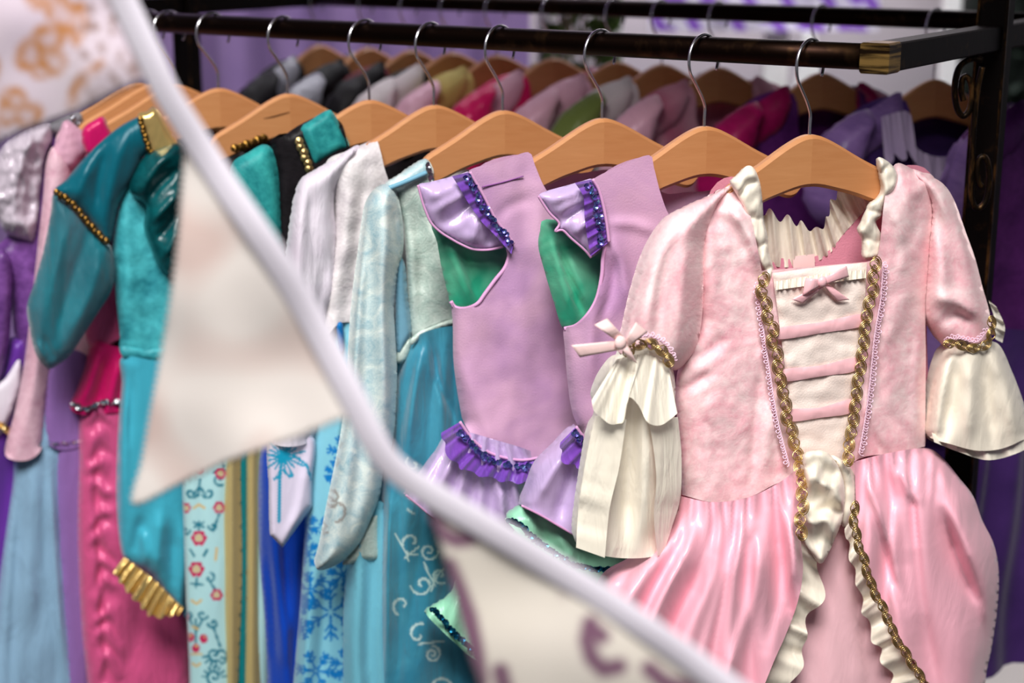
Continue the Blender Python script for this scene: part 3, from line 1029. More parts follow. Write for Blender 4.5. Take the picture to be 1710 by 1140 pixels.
ruffle(GJ, 'back_collar_ruffle', [(1268, 436), (1290, 444), (1320, 446), (1359, 438), (1386, 423), (1405, 395), (1432, 365), (1458, 335)], [(1264, 345), (1290, 358), (1320, 367), (1343, 376), (1362, 384), (1378, 372), (1386, 345), (1396, 326), (1418, 318), (1448, 318)], m_cream, J, -.020, -.012, 9, .007, 10, 14, 3, wob=.10)
panel(GJ, 'size_label', [(1324, 428, 'k'), (1360, 424, 'k'), (1361, 452, 'k'), (1325, 457, 'k')], m_ribpale, J, .0004, 4, -.0165, back=False, g=9)
# sleeves
def sl_fold(px, py):
    return strokes(px, py, [([(1165, 350), (1110, 420), (1075, 560)], .006, 16), ([(1140, 370), (1105, 460), (1095, 570)], -.005, 10), ([(1150, 380), (1140, 470), (1130, 590)], .006, 12),
                            ([(1085, 420), (1060, 500), (1052, 570)], -.004, 9)]) + .003 * noise2(px * .03, py * .015, 2)
panel(GJ, 'sleeve', [(1222, 308), (1190, 326), (1150, 344), (1116, 364), (1094, 392), (1074, 432), (1056, 490), (1044, 545), (1036, 590, 'o'), (1075, 572, 'o'), (1105, 582, 'o'), (1124, 618), (1150, 600), (1168, 560), (1176, 480), (1180, 400), (1200, 340)], m_pv, J, 0.034, 46, 0.016, 0.03, g=6, fold=sl_fold)
def sr_fold(px, py):
    return strokes(px, py, [([(1560, 330), (1585, 420), (1600, 480)], -.006, 12), ([(1595, 340), (1615, 430), (1640, 520)], .006, 12), ([(1556, 500), (1590, 500), (1640, 530)], .008, 12),
                            ([(1570, 540), (1600, 525), (1630, 545)], -.006, 10), ([(1575, 400), (1570, 470), (1560, 520)], .005, 14)]) + .003 * noise2(px * .03, py * .02, 6)
panel(GJ, 'sleeve', [(1520, 284), (1558, 296), (1580, 312), (1596, 340), (1612, 385), (1628, 430), (1641, 480), (1652, 520), (1654, 556, 'o'), (1630, 574, 'o'), (1602, 566, 'o'), (1578, 578), (1560, 556), (1546, 520), (1550, 420), (1552, 340)], m_pv, J, 0.034, 40, 0.0, 0.03, g=6, fold=sr_fold)
# flared cuffs
def cuffL(px, py):
    return strokes(px, py, [([(1045, 600), (1020, 680), (1000, 900)], .010, 16), ([(1062, 620), (1052, 720), (1042, 920)], -.012, 14), ([(1085, 610), (1080, 720), (1075, 910)], .010, 14),
                            ([(1100, 600), (1110, 740), (1105, 900)], -.008, 10), ([(1010, 660), (990, 780), (980, 880)], -.007, 10), ([(1112, 640), (1130, 760), (1118, 880)], .006, 9)]) + .004 * noise2(px * .03, py * .012, 11)
cuff = panel(GJ, 'cuff', [(1036, 592), (1020, 602), (1000, 632), (990, 664), (996, 692), (984, 716), (972, 780), (963, 840), (958, 892), (968, 912, 'o'), (1000, 926, 'o'), (1050, 932, 'o'), (1098, 926, 'o'), (1112, 900), (1134, 850), (1138, 800), (1134, 740), (1126, 690), (1128, 650), (1122, 612, 'o'), (1100, 588, 'o'), (1070, 580, 'o')], m_organza, J, 0.036, 50, 0.018, 0.03, g=6, fold=cuffL)
# upper frill falling over the cuff, open in front
ruffle(GJ, 'cuff_frill', [(1030, 600), (1050, 594), (1075, 592), (1100, 598), (1116, 612)], [(988, 668), (998, 694), (1022, 712), (1042, 700), (1048, 666), (1064, 676), (1084, 704), (1106, 712), (1131, 690)], m_organza, cuff, .056, .076, 3, .004, 10, 26, 8, wob=.03)
ruffle(GJ, 'cuff_frill', [(1082, 700), (1090, 740), (1096, 800), (1092, 860), (1098, 928)], [(1132, 696), (1138, 760), (1136, 830), (1122, 880), (1108, 924)], m_organza, cuff, .068, .054, 1, .003, 8, 30, 5)
ruffle(GJ, 'cuff_frill', [(1046, 700), (1034, 780), (1018, 850), (1010, 931)], [(994, 694), (978, 770), (966, 850), (962, 914)], m_organza, cuff, .068, .054, 1, .003, 8, 30, 6)
braid(GJ, 'cuff_braid', [(1045, 594), (1062, 576), (1080, 574), (1098, 580), (1112, 590), (1117, 612)], .062, m_gold, cuff, 19, 10, seed=4)
lace(GJ, 'cuff_lace', [(1050, 572), (1080, 562), (1108, 574), (1124, 600)], .058, m_lace, cuff, 9, 5, side=-1)
knot(GJ, 'bow_knot', 1036, 572, .076, .006, m_ribpale, cuff)
ribbon_piece(GJ, 'bow_loop', [(1028, 568), (1042, 562), (1014, 531), (992, 542)], m_ribpale, cuff, .072, .006)
ribbon_piece(GJ, 'bow_loop', [(1042, 572), (1048, 580), (1082, 554), (1062, 537)], m_ribpale, cuff, .072, .008)
ribbon_piece(GJ, 'bow_tail', [(1034, 568), (1034, 584), (968, 596), (954, 576)], m_ribpale, cuff, .070, .003)
ribbon_piece(GJ, 'bow_tail', [(1032, 574), (1046, 574), (1064, 606), (1048, 596)], m_ribpale, cuff, .074, .003)
def cuffR(px, py):
    return strokes(px, py, [([(1600, 590), (1590, 660), (1575, 740)], -.008, 9), ([(1620, 590), (1620, 680), (1615, 750)], .008, 12), ([(1640, 590), (1650, 680), (1660, 750)], -.007, 9), ([(1655, 580), (1680, 650), (1695, 740)], .008, 12), ([(1588, 590), (1572, 660), (1562, 730)], .006, 8)]) + .003 * noise2(px * .04, py * .02, 14)
cu2 = panel(GJ, 'cuff', [(1582, 578), (1566, 605), (1555, 650), (1548, 700), (1550, 728, 'o'), (1590, 742, 'o'), (1630, 752, 'o'), (1668, 750, 'o'), (1700, 738, 'o'), (1722, 722), (1712, 680), (1690, 620), (1664, 572, 'o'), (1620, 578, 'o')], m_cream, J, 0.034, 40, 0.004, 0.03, g=6, fold=cuffR)
ruffle(GJ, 'cuff_hem', [(1556, 722), (1600, 742), (1640, 750), (1690, 742), (1722, 722)], [(1560, 738), (1600, 754), (1650, 768), (1700, 756), (1728, 738)], m_organza, cu2, .030, .032, 4, .004, 4)
panel(GJ, 'cuff_lining', [(1566, 620), (1552, 680), (1546, 728), (1580, 742), (1600, 735), (1590, 660)], m_cream, cu2, .006, 14, -.02, g=8)
braid(GJ, 'cuff_braid', [(1576, 576), (1600, 574), (1622, 582), (1644, 576), (1656, 558), (1654, 528)], .040, m_gold, cu2, 18, 8, seed=6)
lace(GJ, 'cuff_lace', [(1580, 570), (1602, 566), (1630, 572), (1650, 552)], .038, m_lace, cu2, 8, 4.5, side=-1)
ruffle(GJ, 'shoulder_bow', [(1650, 500), (1660, 530), (1662, 566)], [(1664, 512), (1678, 545), (1674, 572)], m_organza, cu2, -.01, -.012, 3, .005, 5)
# skirts
panel(GJ, 'underskirt', [(1300, 790, 'o'), (1370, 780, 'o'), (1450, 770), (1480, 900), (1530, 1060), (1580, 1240), (1620, 1470, 'o'), (1430, 1490, 'o'), (1220, 1480), (1240, 1240), (1270, 1060), (1300, 900)], m_pu, J, 0.030, 60, 0.002, 0.02, g=11,
      fold=lambda x, y: fanfold(x, y, 1375, 500, 46, .006, 21) + strokes(x, y, [([(1400, 900), (1425, 1050), (1440, 1200)], .008, 16), ([(1350, 980), (1340, 1080), (1330, 1200)], -.008, 16)]))
topL = lambda x: np.interp(x, [1130, 1190, 1250, 1300, 1335], [828, 838, 830, 806, 782])
def skL(px, py):
    r = fanfold(px, py, 1265, 640, 42, .014, 31, 0.9) * sstep(0, 150, py - topL(px)) + gather(px, py, topL, .0045, .30, 3, 50)
    r += strokes(px, py, [([(1250, 880), (1225, 930), (1180, 1080), (1150, 1200)], .012, 12), ([(1240, 870), (1262, 900), (1255, 1000), (1200, 1180)], .012, 13), ([(1190, 930), (1130, 1040), (1080, 1160)], -.012, 14),
                         ([(1290, 850), (1300, 960), (1280, 1080)], -.010, 12), ([(1320, 830), (1325, 930), (1315, 1000)], .008, 10)])
    return r + .012 * sstep(0, 120, py - topL(px))
panel(GJ, 'overskirt', [(1136, 828, 'ok'), (1190, 838, 'o'), (1250, 830, 'o'), (1300, 806, 'o'), (1330, 784, 'ok'), (1336, 830, 'o'), (1336, 890, 'o'), (1341, 950, 'o'), (1332, 1005, 'o'), (1312, 1060, 'o'), (1292, 1105, 'o'), (1262, 1180, 'o'), (1215, 1300, 'o'), (1180, 1420, 'o'), (1050, 1450, 'o'), (930, 1430), (935, 1250), (960, 1140), (985, 1040), (1008, 965), (1060, 930), (1108, 890), (1128, 856)], m_ps, J, 0.045, 70, 0.012, 0.03, g=5, fold=skL)
topR = lambda x: np.interp(x, [1430, 1480, 1545], [768, 757, 748])
def skR(px, py):
    r = fanfold(px, py, 1480, 560, 40, .012, 41, 0.9) * sstep(0, 150, py - topR(px)) + gather(px, py, topR, .0045, .30, 6, 50)
    r += strokes(px, py, [([(1445, 790), (1470, 860), (1490, 930)], .010, 9), ([(1470, 780), (1500, 850), (1515, 1000)], -.009, 12), ([(1500, 775), (1525, 830), (1535, 835)], .010, 9), ([(1550, 800), (1600, 880), (1640, 970)], .010, 14),
                         ([(1520, 860), (1530, 960), (1535, 1080)], .008, 16), ([(1580, 880), (1620, 980), (1640, 1010)], -.010, 10), ([(1455, 830), (1475, 920), (1510, 1020)], -.008, 8)])
    return r + .014 * sstep(0, 120, py - topR(px))
panel(GJ, 'overskirt', [(1428, 770, 'ok'), (1480, 757, 'o'), (1545, 748), (1574, 764), (1602, 798), (1625, 828), (1640, 868), (1660, 910), (1668, 960), (1665, 1020), (1656, 1080), (1645, 1140), (1640, 1260), (1650, 1420, 'o'), (1620, 1450, 'ok'), (1600, 1270, 'o'), (1560, 1160, 'o'), (1512, 1080, 'o'), (1482, 1022, 'o'), (1456, 960, 'o'), (1441, 912, 'o'), (1431, 862, 'o'), (1428, 800, 'o')], m_ps, J, 0.045, 70, 0.004, 0.03, g=5, fold=skR)
braid(GJ, 'gold_braid', [(1427, 838), (1427, 877), (1437, 920), (1445, 940), (1450, 963), (1460, 987), (1468, 1003), (1483, 1033), (1493, 1060), (1510, 1087), (1523, 1107), (1540, 1135), (1575, 1190)], .082, m_gold, J, 21, 8, seed=9)
# cream frills
panel(GJ, 'waist_frill', [(1342, 762), (1362, 752), (1384, 757), (1403, 785), (1411, 820), (1408, 860), (1395, 898), (1373, 940), (1356, 925), (1342, 900), (1340, 860), (1346, 810)], m_cream, J, .012, 18, .060, .01, g=4,
      fold=lambda x, y: .008 * np.sin((y - .35 * x) * .10 + 3 * noise2(x * .03, y * .02, 5)) * sstep(752, 800, y) + .004 * noise2(x * .07, y * .05, 8))
panel(GJ, 'waist_frill', [(1388, 760), (1412, 772), (1428, 795), (1431, 825), (1427, 852), (1414, 880), (1402, 868), (1408, 820), (1400, 785)], m_cream, J, .010, 12, .048, .01, g=4, fold=lambda x, y: .004 * noise2(x * .06, y * .04, 3))
ruffle(GJ, 'opening_frill', [(1334, 890), (1340, 950), (1330, 1005), (1310, 1060), (1290, 1105), (1262, 1180), (1215, 1300)], [(1356, 915), (1374, 972), (1366, 1012), (1344, 1040), (1346, 1085), (1318, 1150), (1262, 1310)], m_cream, J, .050, .052, 6, .008, 8, 16, 2, wob=.16)
ruffle(GJ, 'opening_frill', [(1429, 850), (1440, 915), (1456, 965), (1482, 1025), (1512, 1085), (1560, 1165)], [(1412, 880), (1420, 930), (1432, 975), (1448, 1040), (1472, 1095), (1508, 1180)], m_cream, J, .048, .050, 7, .007, 8, 16, 6, wob=.14)
# ------------------------------------------------------------------ the two lilac dresses with mint skirts
m_lil = cloth('lilac_knit', (208, 164, 192), (180, 138, 178), 11, 0.5, 0.15, glitter=0.5)
m_teal_tie = cloth('green_tie_dye', (30, 146, 112), (132, 214, 176), 13, 0.55, 0.1)
m_lils = satin('lilac_satin', (196, 172, 214), 0.26, 0.7, 0.2)
m_tulle = sheer('purple_organza', (122, 66, 178), 0.88, 0.4, (98, 52, 158))
m_seqp = metal('purple_sequin', (92, 84, 168), 0.22, 0, (120, 190, 190), 300, None, 0.7, 0.5, 0.75)
m_mint = satin('mint_satin', (150, 214, 180), 0.32, 0.6, 0.25)
m_seqt = metal('teal_sequin', (6, 96, 130), 0.18, 0, (60, 170, 200), 200, None, 0.8, 0.5, 0.7)
m_pipe = cloth('lilac_piping', (214, 158, 202), None, 9, 0.6, 0.1)

def piping(G, name, path, n, r, mat, parent):
    P = resample(path, max(20, 8 * len(path)))
    nn = n(P[:, 0], P[:, 1]) if callable(n) else n
    return mesh(name, *sweep_geo(G.px(P[:, 0], P[:, 1], nn), r, 6), mat, parent)

def mermaid(key, label, o):
    G = FR[key]
    R = root_of(G, 'mermaid_dress', label, 0.85)
    panel(G, 'back_lining', o['green'], m_teal_tie, R, .010, 30, -.012, .01, g=7, fold=o['green_fold'])
    panel(G, 'bodice', o['bodice'], m_lil, R, .026, 50, 0.0, .022, back=False, g=7, fold=o['fold'])
    panel(G, 'back_panel', o['back'], m_lil, R, .004, 40, -.024, .0, back=False, g=14)
    if 'seam' in o: piping(G, 'shoulder_seam', o['seam'], .0275, .0007, cloth('seam_thread', (140, 84, 150)), R)
    piping(G, 'armhole_piping', o['arm'], o['narm'], .0022, m_pipe, R)
    fl = panel(G, 'flutter_sleeve', o['flutter'], m_lils, R, .012, 40, .016, .008, g=5, fold=o['flutter_fold'], tilt=o.get('ftilt'))
    ruffle(G, 'sleeve_frill', o['fseam'], o['fin'], m_tulle, fl, .030, .038, 7, .003, 6, 14, 3)
    sequins(G, 'sleeve_sequins', o['fseq'], .0375, .0026, m_seqp, fl, 6, 5, seed=4)
    piping(G, 'sleeve_hem', o['fhem'], o.get('nhem', .022), .0013, m_pipe, fl)
    piping(G, 'sleeve_cord', o['fseam'], .034, .0016, m_pipe, fl)
    panel(G, 'mint_skirt', o['mint'], m_mint, R, .026, 50, -.012, .024, g=7, fold=o['mint_fold'])
    for q in o['mseq']:
        sequins(G, 'hem_sequins', q, o['nms'], .0028, m_seqt, R, 4.0, 2.5, seed=7, rows=3)
    sk = panel(G, 'peplum', o['peplum'], m_lils, R, .034, 40, .0, .03, g=5, fold=o['pep_fold'])
    ruffle(G, 'waist_frill', o['hip'], o['hipfree'], m_tulle, R, .034, .050, 6, .006, 8, 18, 8, wob=.06)
    sequins(G, 'waist_sequins', o['hipseq'], .046, .0030, m_seqp, R, 6, 4, seed=5)
    piping(G, 'waist_piping', o['hip'], .036, .0016, m_pipe, R)
    if 'phem' in o: piping(G, 'peplum_hem', o['phem'], .034, .0013, m_pipe, sk)
    return R

mermaid('H', 'lilac knit dress with mint underskirt, the one farther from the pink gown', dict(
    green=[(724, 372), (730, 405), (738, 450), (748, 490), (758, 520), (800, 530), (850, 470), (862, 420), (850, 395), (790, 385)],
    green_fold=lambda x, y: strokes(x, y, [([(745, 395), (770, 460), (790, 515)], .008, 9), ([(765, 400), (785, 460), (800, 510)], -.005, 7)]),
    bodice=[(783, 285, 'o'), (800, 310, 'o'), (812, 340, 'o'), (832, 378, 'o'), (850, 418, 'o'), (844, 447, 'o'), (827, 467, 'o'), (810, 490, 'o'), (797, 507, 'o'), (777, 515, 'o'), (760, 513, 'o'), (753, 503), (756, 540), (757, 600), (763, 650), (770, 690), (774, 704, 'o'), (790, 730, 'o'), (810, 752, 'o'), (835, 763, 'o'), (870, 768, 'o'), (897, 764, 'o'), (920, 745, 'o'), (945, 725, 'o'), (975, 705), (985, 640), (990, 560), (1000, 480), (985, 420, 'o'), (955, 370, 'o'), (930, 340, 'o'), (908, 310, 'o'), (893, 275, 'o'), (882, 254, 'o'), (840, 268, 'o')],
    fold=lambda x, y: strokes(x, y, [([(850, 430), (870, 520), (880, 640)], .006, 22), ([(800, 540), (840, 640), (890, 740)], -.004, 22), ([(900, 320), (905, 420), (930, 560)], .007, 18), ([(825, 370), (850, 345), (890, 330)], -.003, 10), ([(770, 600), (800, 690), (840, 750)], .004, 14)]) + .005 * noise2(x * .012, y * .010, 4) + .0015 * noise2(x * .04, y * .03, 8),
    back=[(790, 290, 'o'), (880, 258, 'o'), (900, 300, 'o'), (960, 290, 'o'), (1050, 300), (1040, 480), (990, 700, 'o'), (880, 760, 'o'), (790, 720), (760, 540), (800, 420)],
    seam=[(805, 312), (840, 304), (874, 294)],
    arm=[(848, 415), (850, 427), (843, 447), (827, 467), (810, 490), (797, 507), (777, 515), (760, 513), (753, 503)], narm=lambda x, y: .004 + .022 * sstep(753, 800, x),
    flutter=[(698, 309), (717, 304), (745, 297), (768, 291), (785, 287), (797, 308), (810, 331), (826, 363), (842, 384), (859, 408), (857, 421), (840, 412), (815, 417), (790, 416), (770, 408), (752, 398), (735, 387), (720, 372), (710, 350), (704, 332)],
    flutter_fold=lambda x, y: strokes(x, y, [([(775, 300), (740, 320), (712, 330)], .006, 12), ([(800, 325), (765, 355), (735, 380)], -.007, 12), ([(812, 345), (795, 380), (785, 412)], .007, 10), ([(830, 370), (820, 395), (812, 415)], -.005, 7), ([(795, 315), (755, 335), (718, 355)], .006, 9)]) + .002 * noise2(x * .05, y * .05, 3),
    fseam=[(785, 287), (797, 308), (810, 331), (826, 363), (842, 384), (858, 407)], fin=[(755, 294), (770, 318), (786, 345), (806, 372), (826, 392), (854, 424)],
    fseq=[(780, 292), (790, 312), (802, 336), (818, 362), (835, 382), (852, 404)], fhem=[(698, 309), (704, 332), (710, 350), (720, 372), (735, 387), (752, 398), (770, 408), (790, 416), (815, 417), (840, 412)],
    mint=[(770, 800, 'o'), (850, 790, 'o'), (950, 780), (985, 850), (1005, 950), (1010, 1060, 'o'), (940, 1130, 'o'), (850, 1125, 'o'), (790, 1098, 'o'), (765, 1078, 'o'), (735, 1050, 'o'), (711, 1022), (730, 1006), (755, 988), (768, 940), (770, 870)],
    mint_fold=lambda x, y: fanfold(x, y, 850, 650, 40, .008, 51), mseq=[[(722, 1016), (740, 1036), (758, 1056), (775, 1072), (800, 1090), (850, 1108)]], nms=.024,
    peplum=[(758, 720, 'o'), (830, 735, 'o'), (900, 760), (905, 790), (890, 830), (880, 870), (850, 900, 'o'), (800, 890, 'o'), (755, 880, 'o'), (722, 862, 'o'), (700, 844, 'o'), (678, 826), (700, 795), (728, 757)],
    pep_fold=lambda x, y: fanfold(x, y, 820, 600, 44, .008, 61, 0.6) + strokes(x, y, [([(800, 790), (790, 850), (780, 890)], -.008, 8), ([(840, 800), (842, 850), (850, 900)], .008, 8), ([(760, 760), (735, 800), (700, 840)], .006, 9)]),
    hip=[(768, 704), (785, 728), (808, 750), (835, 762), (870, 768), (900, 764)], hipfree=[(737, 722), (748, 758), (775, 784), (815, 797), (860, 806), (896, 800)],
    hipseq=[(768, 722), (785, 742), (812, 762), (840, 774), (872, 780), (896, 776)],
    phem=[(678, 826), (700, 844), (722, 862), (755, 880), (800, 890)]))

mermaid('I', 'lilac knit dress with mint underskirt hanging directly beside the pink gown', dict(
    green=[(912, 366), (902, 385), (899, 412), (910, 455), (925, 505), (940, 548), (965, 556), (1005, 520), (1020, 450), (1020, 400), (980, 380)],
    green_fold=lambda x, y: strokes(x, y, [([(918, 380), (935, 450), (960, 540)], .008, 8), ([(930, 400), (950, 460), (975, 530)], -.009, 6), ([(945, 420), (965, 470), (985, 515)], .006, 8)]),
    bodice=[(990, 300, 'o'), (1001, 319, 'o'), (1010, 350, 'o'), (1016, 385, 'o'), (1012, 405, 'o'), (1007, 430, 'o'), (1005, 460, 'o'), (997, 497, 'o'), (983, 523, 'o'), (963, 543, 'o'), (942, 549), (943, 580), (948, 640), (956, 690), (972, 722, 'o'), (990, 745, 'o'), (1030, 770, 'o'), (1080, 780, 'o'), (1120, 760, 'o'), (1150, 730), (1165, 640), (1170, 540), (1190, 440), (1180, 400, 'o'), (1150, 380, 'o'), (1120, 362, 'o'), (1104, 325, 'o'), (1092, 280, 'o'), (1084, 259, 'o'), (1040, 275, 'o')],
    fold=lambda x, y: strokes(x, y, [([(1012, 372), (1060, 375), (1100, 390)], .004, 9), ([(1020, 390), (1040, 450), (1050, 520)], .007, 10), ([(1010, 470), (990, 540), (985, 640)], .006, 12), ([(1030, 420), (1022, 480), (1000, 540)], -.006, 8)]) + .004 * noise2(x * .014, y * .012, 14),
    back=[(995, 305, 'o'), (1084, 262, 'o'), (1105, 320, 'o'), (1160, 320, 'o'), (1240, 330), (1230, 480), (1170, 700, 'o'), (1080, 760, 'o'), (970, 720), (950, 560), (1000, 430)],
    arm=[(1014, 396), (1007, 430), (1005, 460), (997, 497), (983, 523), (963, 543), (942, 549)], narm=lambda x, y: .004 + .022 * sstep(942, 985, x),
    flutter=[(899, 327), (912, 319), (948, 309), (973, 302), (990, 299), (1001, 319), (1009, 350), (1014, 379), (1017, 404), (1004, 418), (987, 430), (976, 417), (954, 398), (939, 384), (927, 386), (934, 373), (919, 357), (907, 340)],
    flutter_fold=lambda x, y: strokes(x, y, [([(985, 310), (950, 325), (915, 335)], .006, 10), ([(1000, 335), (965, 352), (935, 372)], -.006, 8), ([(1005, 355), (975, 375), (955, 395)], .007, 8), ([(998, 325), (960, 340), (925, 355)], .003, 7)]) + .002 * noise2(x * .05, y * .05, 13),
    fseam=[(990, 299), (1001, 319), (1009, 350), (1014, 379), (1017, 404)], fin=[(960, 305), (974, 328), (976, 360), (980, 392), (986, 428)],
    fseq=[(982, 306), (992, 326), (998, 354), (1002, 382), (1004, 410)], fhem=[(899, 327), (907, 340), (919, 357), (934, 373), (927, 386), (939, 384), (954, 398), (976, 417), (987, 430)],
    mint=[(880, 838, 'o'), (960, 800, 'o'), (1060, 780), (1130, 830), (1160, 950), (1150, 1060, 'o'), (1080, 1075, 'o'), (1010, 1000, 'o'), (975, 975, 'o'), (930, 948, 'o'), (890, 915, 'o'), (846, 868), (858, 850)],
    mint_fold=lambda x, y: strokes(x, y, [([(900, 870), (905, 890), (915, 915)], -.006, 8), ([(930, 890), (950, 920), (955, 940)], .007, 9), ([(950, 900), (975, 925), (1000, 940)], -.006, 7), ([(880, 855), (890, 880), (895, 900)], .005, 8)]) + .003 * noise2(x * .03, y * .03, 5),
    mseq=[[(850, 868), (870, 878), (893, 900), (920, 920), (947, 937), (970, 946), (1000, 951), (1040, 950)]], nms=.038,
    peplum=[(962, 712, 'o'), (985, 745, 'o'), (1040, 770, 'o'), (1100, 780), (1130, 820), (1130, 900, 'o'), (1050, 905, 'o'), (990, 902, 'o'), (963, 894, 'o'), (937, 880, 'o'), (903, 860, 'o'), (871, 844), (880, 815), (896, 775), (925, 745)],
    pep_fold=lambda x, y: strokes(x, y, [([(950, 745), (920, 790), (890, 840)], .008, 11), ([(965, 770), (945, 820), (930, 870)], -.008, 11), ([(975, 780), (968, 830), (960, 890)], .008, 10)]) + .003 * noise2(x * .03, y * .02, 7),
    hip=[(962, 712), (972, 726), (990, 745), (1030, 770), (1080, 780)], hipfree=[(936, 738), (940, 768), (965, 780), (1010, 800), (1070, 815)],
    hipseq=[(960, 722), (970, 738), (985, 756), (1010, 772)],
    phem=[(871, 844), (903, 860), (937, 880), (963, 894), (990, 902)]))

# ------------------------------------------------------------------ pale ice-blue velvet dress
GG = FR['G']
m_ice = velvet('ice_velvet', (214, 228, 226), (150, 182, 188), 90, 0.36, 0.6, 0.25, 0.4)
m_icebod = velvet('ice_bodice', (206, 218, 208), (150, 176, 166), 90, 0.34, 0.6, 0.5, 0.55)
m_bluelin = satin('blue_velvet_edge', (116, 168, 190), 0.35, 0.5, 0.2)
m_glit = cloth('silver_glitter', (170, 168, 170), (214, 214, 216), 200, 0.35, 0.6, glitter=1.0)
m_tealsk = sheer('teal_organza', (64, 148, 172), 0.9, 0.4, (44, 128, 156), printed=[(196, 222, 218)])
m_aqua = satin('aqua_satin', (112, 186, 206), 0.32, 0.5, 0.15)

def spirals(px, py, items, wd=2.2):
    """printed curls: (cx, cy, r, turns, start angle, handedness)"""
    m = np.zeros(len(px))
    for cx, cy, r, tn, a0, hd in items:
        t = np.linspace(0, 1, 40)
        a = a0 + hd * tn * 2 * math.pi * t
        rr = r * (1 - 0.85 * t)
        pts = np.column_stack([cx + rr * np.cos(a), cy + rr * np.sin(a)])
        box = (np.abs(px - cx) < r + 8) & (np.abs(py - cy) < r + 8)
        if box.any():
            d = line_dist(px[box], py[box], pts)
            m[box] = np.maximum(m[box], 1 - sstep(wd * .6, wd * 1.3, d))
    return m
def lines_mask(px, py, polys, wd):
    m = np.zeros(len(px))
    for p in polys:
        m = np.maximum(m, 1 - sstep(wd * .6, wd * 1.3, line_dist(px, py, p)))
    return m

Gd = root_of(GG, 'ice_dress', 'pale ice-blue crushed velvet dress with teal organza skirt and silver swirls', 0.95)
panel(GG, 'back_panel', [(700, 300, 'o'), (760, 330, 'o'), (860, 320, 'o'), (930, 330), (930, 480), (890, 600, 'o'), (760, 600), (700, 560)], m_icebod, Gd, .004, 30, -.024, back=False, g=14)
panel(GG, 'bodice', [(660, 318, 'o'), (700, 296, 'o'), (724, 300, 'o'), (735, 350, 'o'), (770, 400, 'o'), (840, 400, 'o'), (880, 350), (910, 420), (895, 560, 'o'), (830, 545, 'o'), (757, 533, 'o'), (730, 540, 'o'), (703, 552, 'o'), (686, 566), (682, 520), (678, 430), (672, 370)], m_icebod, Gd, .026, 40, 0.0, .02, back=False, g=6,
      fold=lambda x, y: strokes(x, y, [([(690, 340), (705, 420), (700, 520)], -.007, 14), ([(720, 360), (740, 430), (748, 500)], .006, 14), ([(680, 350), (690, 450), (692, 540)], .005, 9)]) + .004 * noise2(x * .03, y * .02, 5))
panel(GG, 'waist_band', [(686, 566), (703, 552), (730, 540), (760, 532), (762, 541), (733, 549), (706, 562), (688, 576)], m_icebod, Gd, .004, 5, .024, back=False, g=4)
st_ = panel(GG, 'strap', [(645, 308), (670, 290), (702, 268), (714, 266), (724, 284), (722, 302), (700, 306), (665, 322)], m_ice, Gd, .014, 16, .014, .02, g=5)
sequins(GG, 'strap_stones', [(714, 274), (719, 286), (721, 300)], .032, .0032, m_silver, st_, 5, 2, seed=3, rows=1)
piping(GG, 'strap_edge', [(650, 314), (680, 302), (712, 288)], .030, .0028, m_bluelin, st_)
def gsk(px, py):
    return fanfold(px, py, 760, 330, 54, .007, 71, .7) * sstep(540, 650, py) + strokes(px, py, [([(720, 560), (735, 640), (760, 700)], -.008, 6), ([(700, 570), (690, 650), (680, 760)], .006, 8), ([(650, 800), (646, 950), (645, 1140)], .010, 6), ([(665, 760), (668, 900), (665, 1140)], -.006, 8)])
def gpaint(px, py):
    m = spirals(px, py, [(688, 905, 22, .9, 1.2, 1), (716, 920, 16, 1.3, 0, 1), (705, 975, 20, 1.1, 3, -1), (735, 960, 15, 1.0, 1, 1), (722, 1092, 14, 1.6, -1.5, 1), (735, 1150, 22, 1.2, .4, -1), (672, 1010, 18, .8, 2, 1), (700, 1060, 20, .7, 5, -1), (740, 770, 12, .8, 2, 1), (690, 775, 14, .8, 4, -1)], 1.9)
    m = np.maximum(m, lines_mask(px, py, [[(660, 890), (676, 918), (682, 935)], [(676, 932), (700, 912)], [(720, 985), (730, 960), (742, 950)], [(708, 940), (722, 970), (726, 978)], [(700, 1075), (740, 1070)], [(680, 850), (692, 858)]], 1.6))
    return np.column_stack([m, 0 * m, 0 * m])
panel(GG, 'skirt', [(686, 572, 'o'), (730, 548, 'o'), (800, 545, 'o'), (895, 560), (905, 680), (930, 840), (960, 1060), (990, 1300, 'o'), (800, 1330, 'o'), (640, 1310), (636, 1140), (634, 960), (640, 820), (656, 740), (664, 640)], m_tealsk, Gd, .036, 50, .0, .03, g=3, fold=gsk, paint=gpaint)
panel(GG, 'underskirt', [(600, 860, 'o'), (650, 850), (660, 1000), (665, 1300, 'o'), (572, 1290), (574, 1140), (576, 1000)], m_aqua, Gd, .022, 30, -.010, .03, g=8,
      fold=lambda x, y: .006 * np.sin(x * .16 + 2 * noise2(x * .03, y * .005, 3)))
def gsl(px, py):
    return strokes(px, py, [([(645, 330), (640, 480), (645, 720)], .010, 12), ([(622, 360), (612, 520), (605, 720), (585, 900)], -.009, 13), ([(610, 380), (596, 560), (588, 700)], .006, 9), ([(655, 340), (668, 440)], -.006, 8)]) + .003 * noise2(x=px * .03, y=py * .012, seed=6)
def gslp(px, py):
    m = spirals(px, py, [(560, 848, 24, .55, 1.5, -1), (556, 830, 16, 1.3, 1.5, 1), (541, 880, 10, 1.0, 1, 1), (562, 740, 9, 1.0, 0, 1), (556, 770, 12, .9, 2, -1)], 2.6)
    return np.column_stack([m, 0 * m, 0 * m])
m_icesl = velvet('ice_sleeve', (218, 228, 222), (140, 178, 190), 110, 0.36, 0.7, 0.2, 0.4, printed=[(150, 146, 140)])
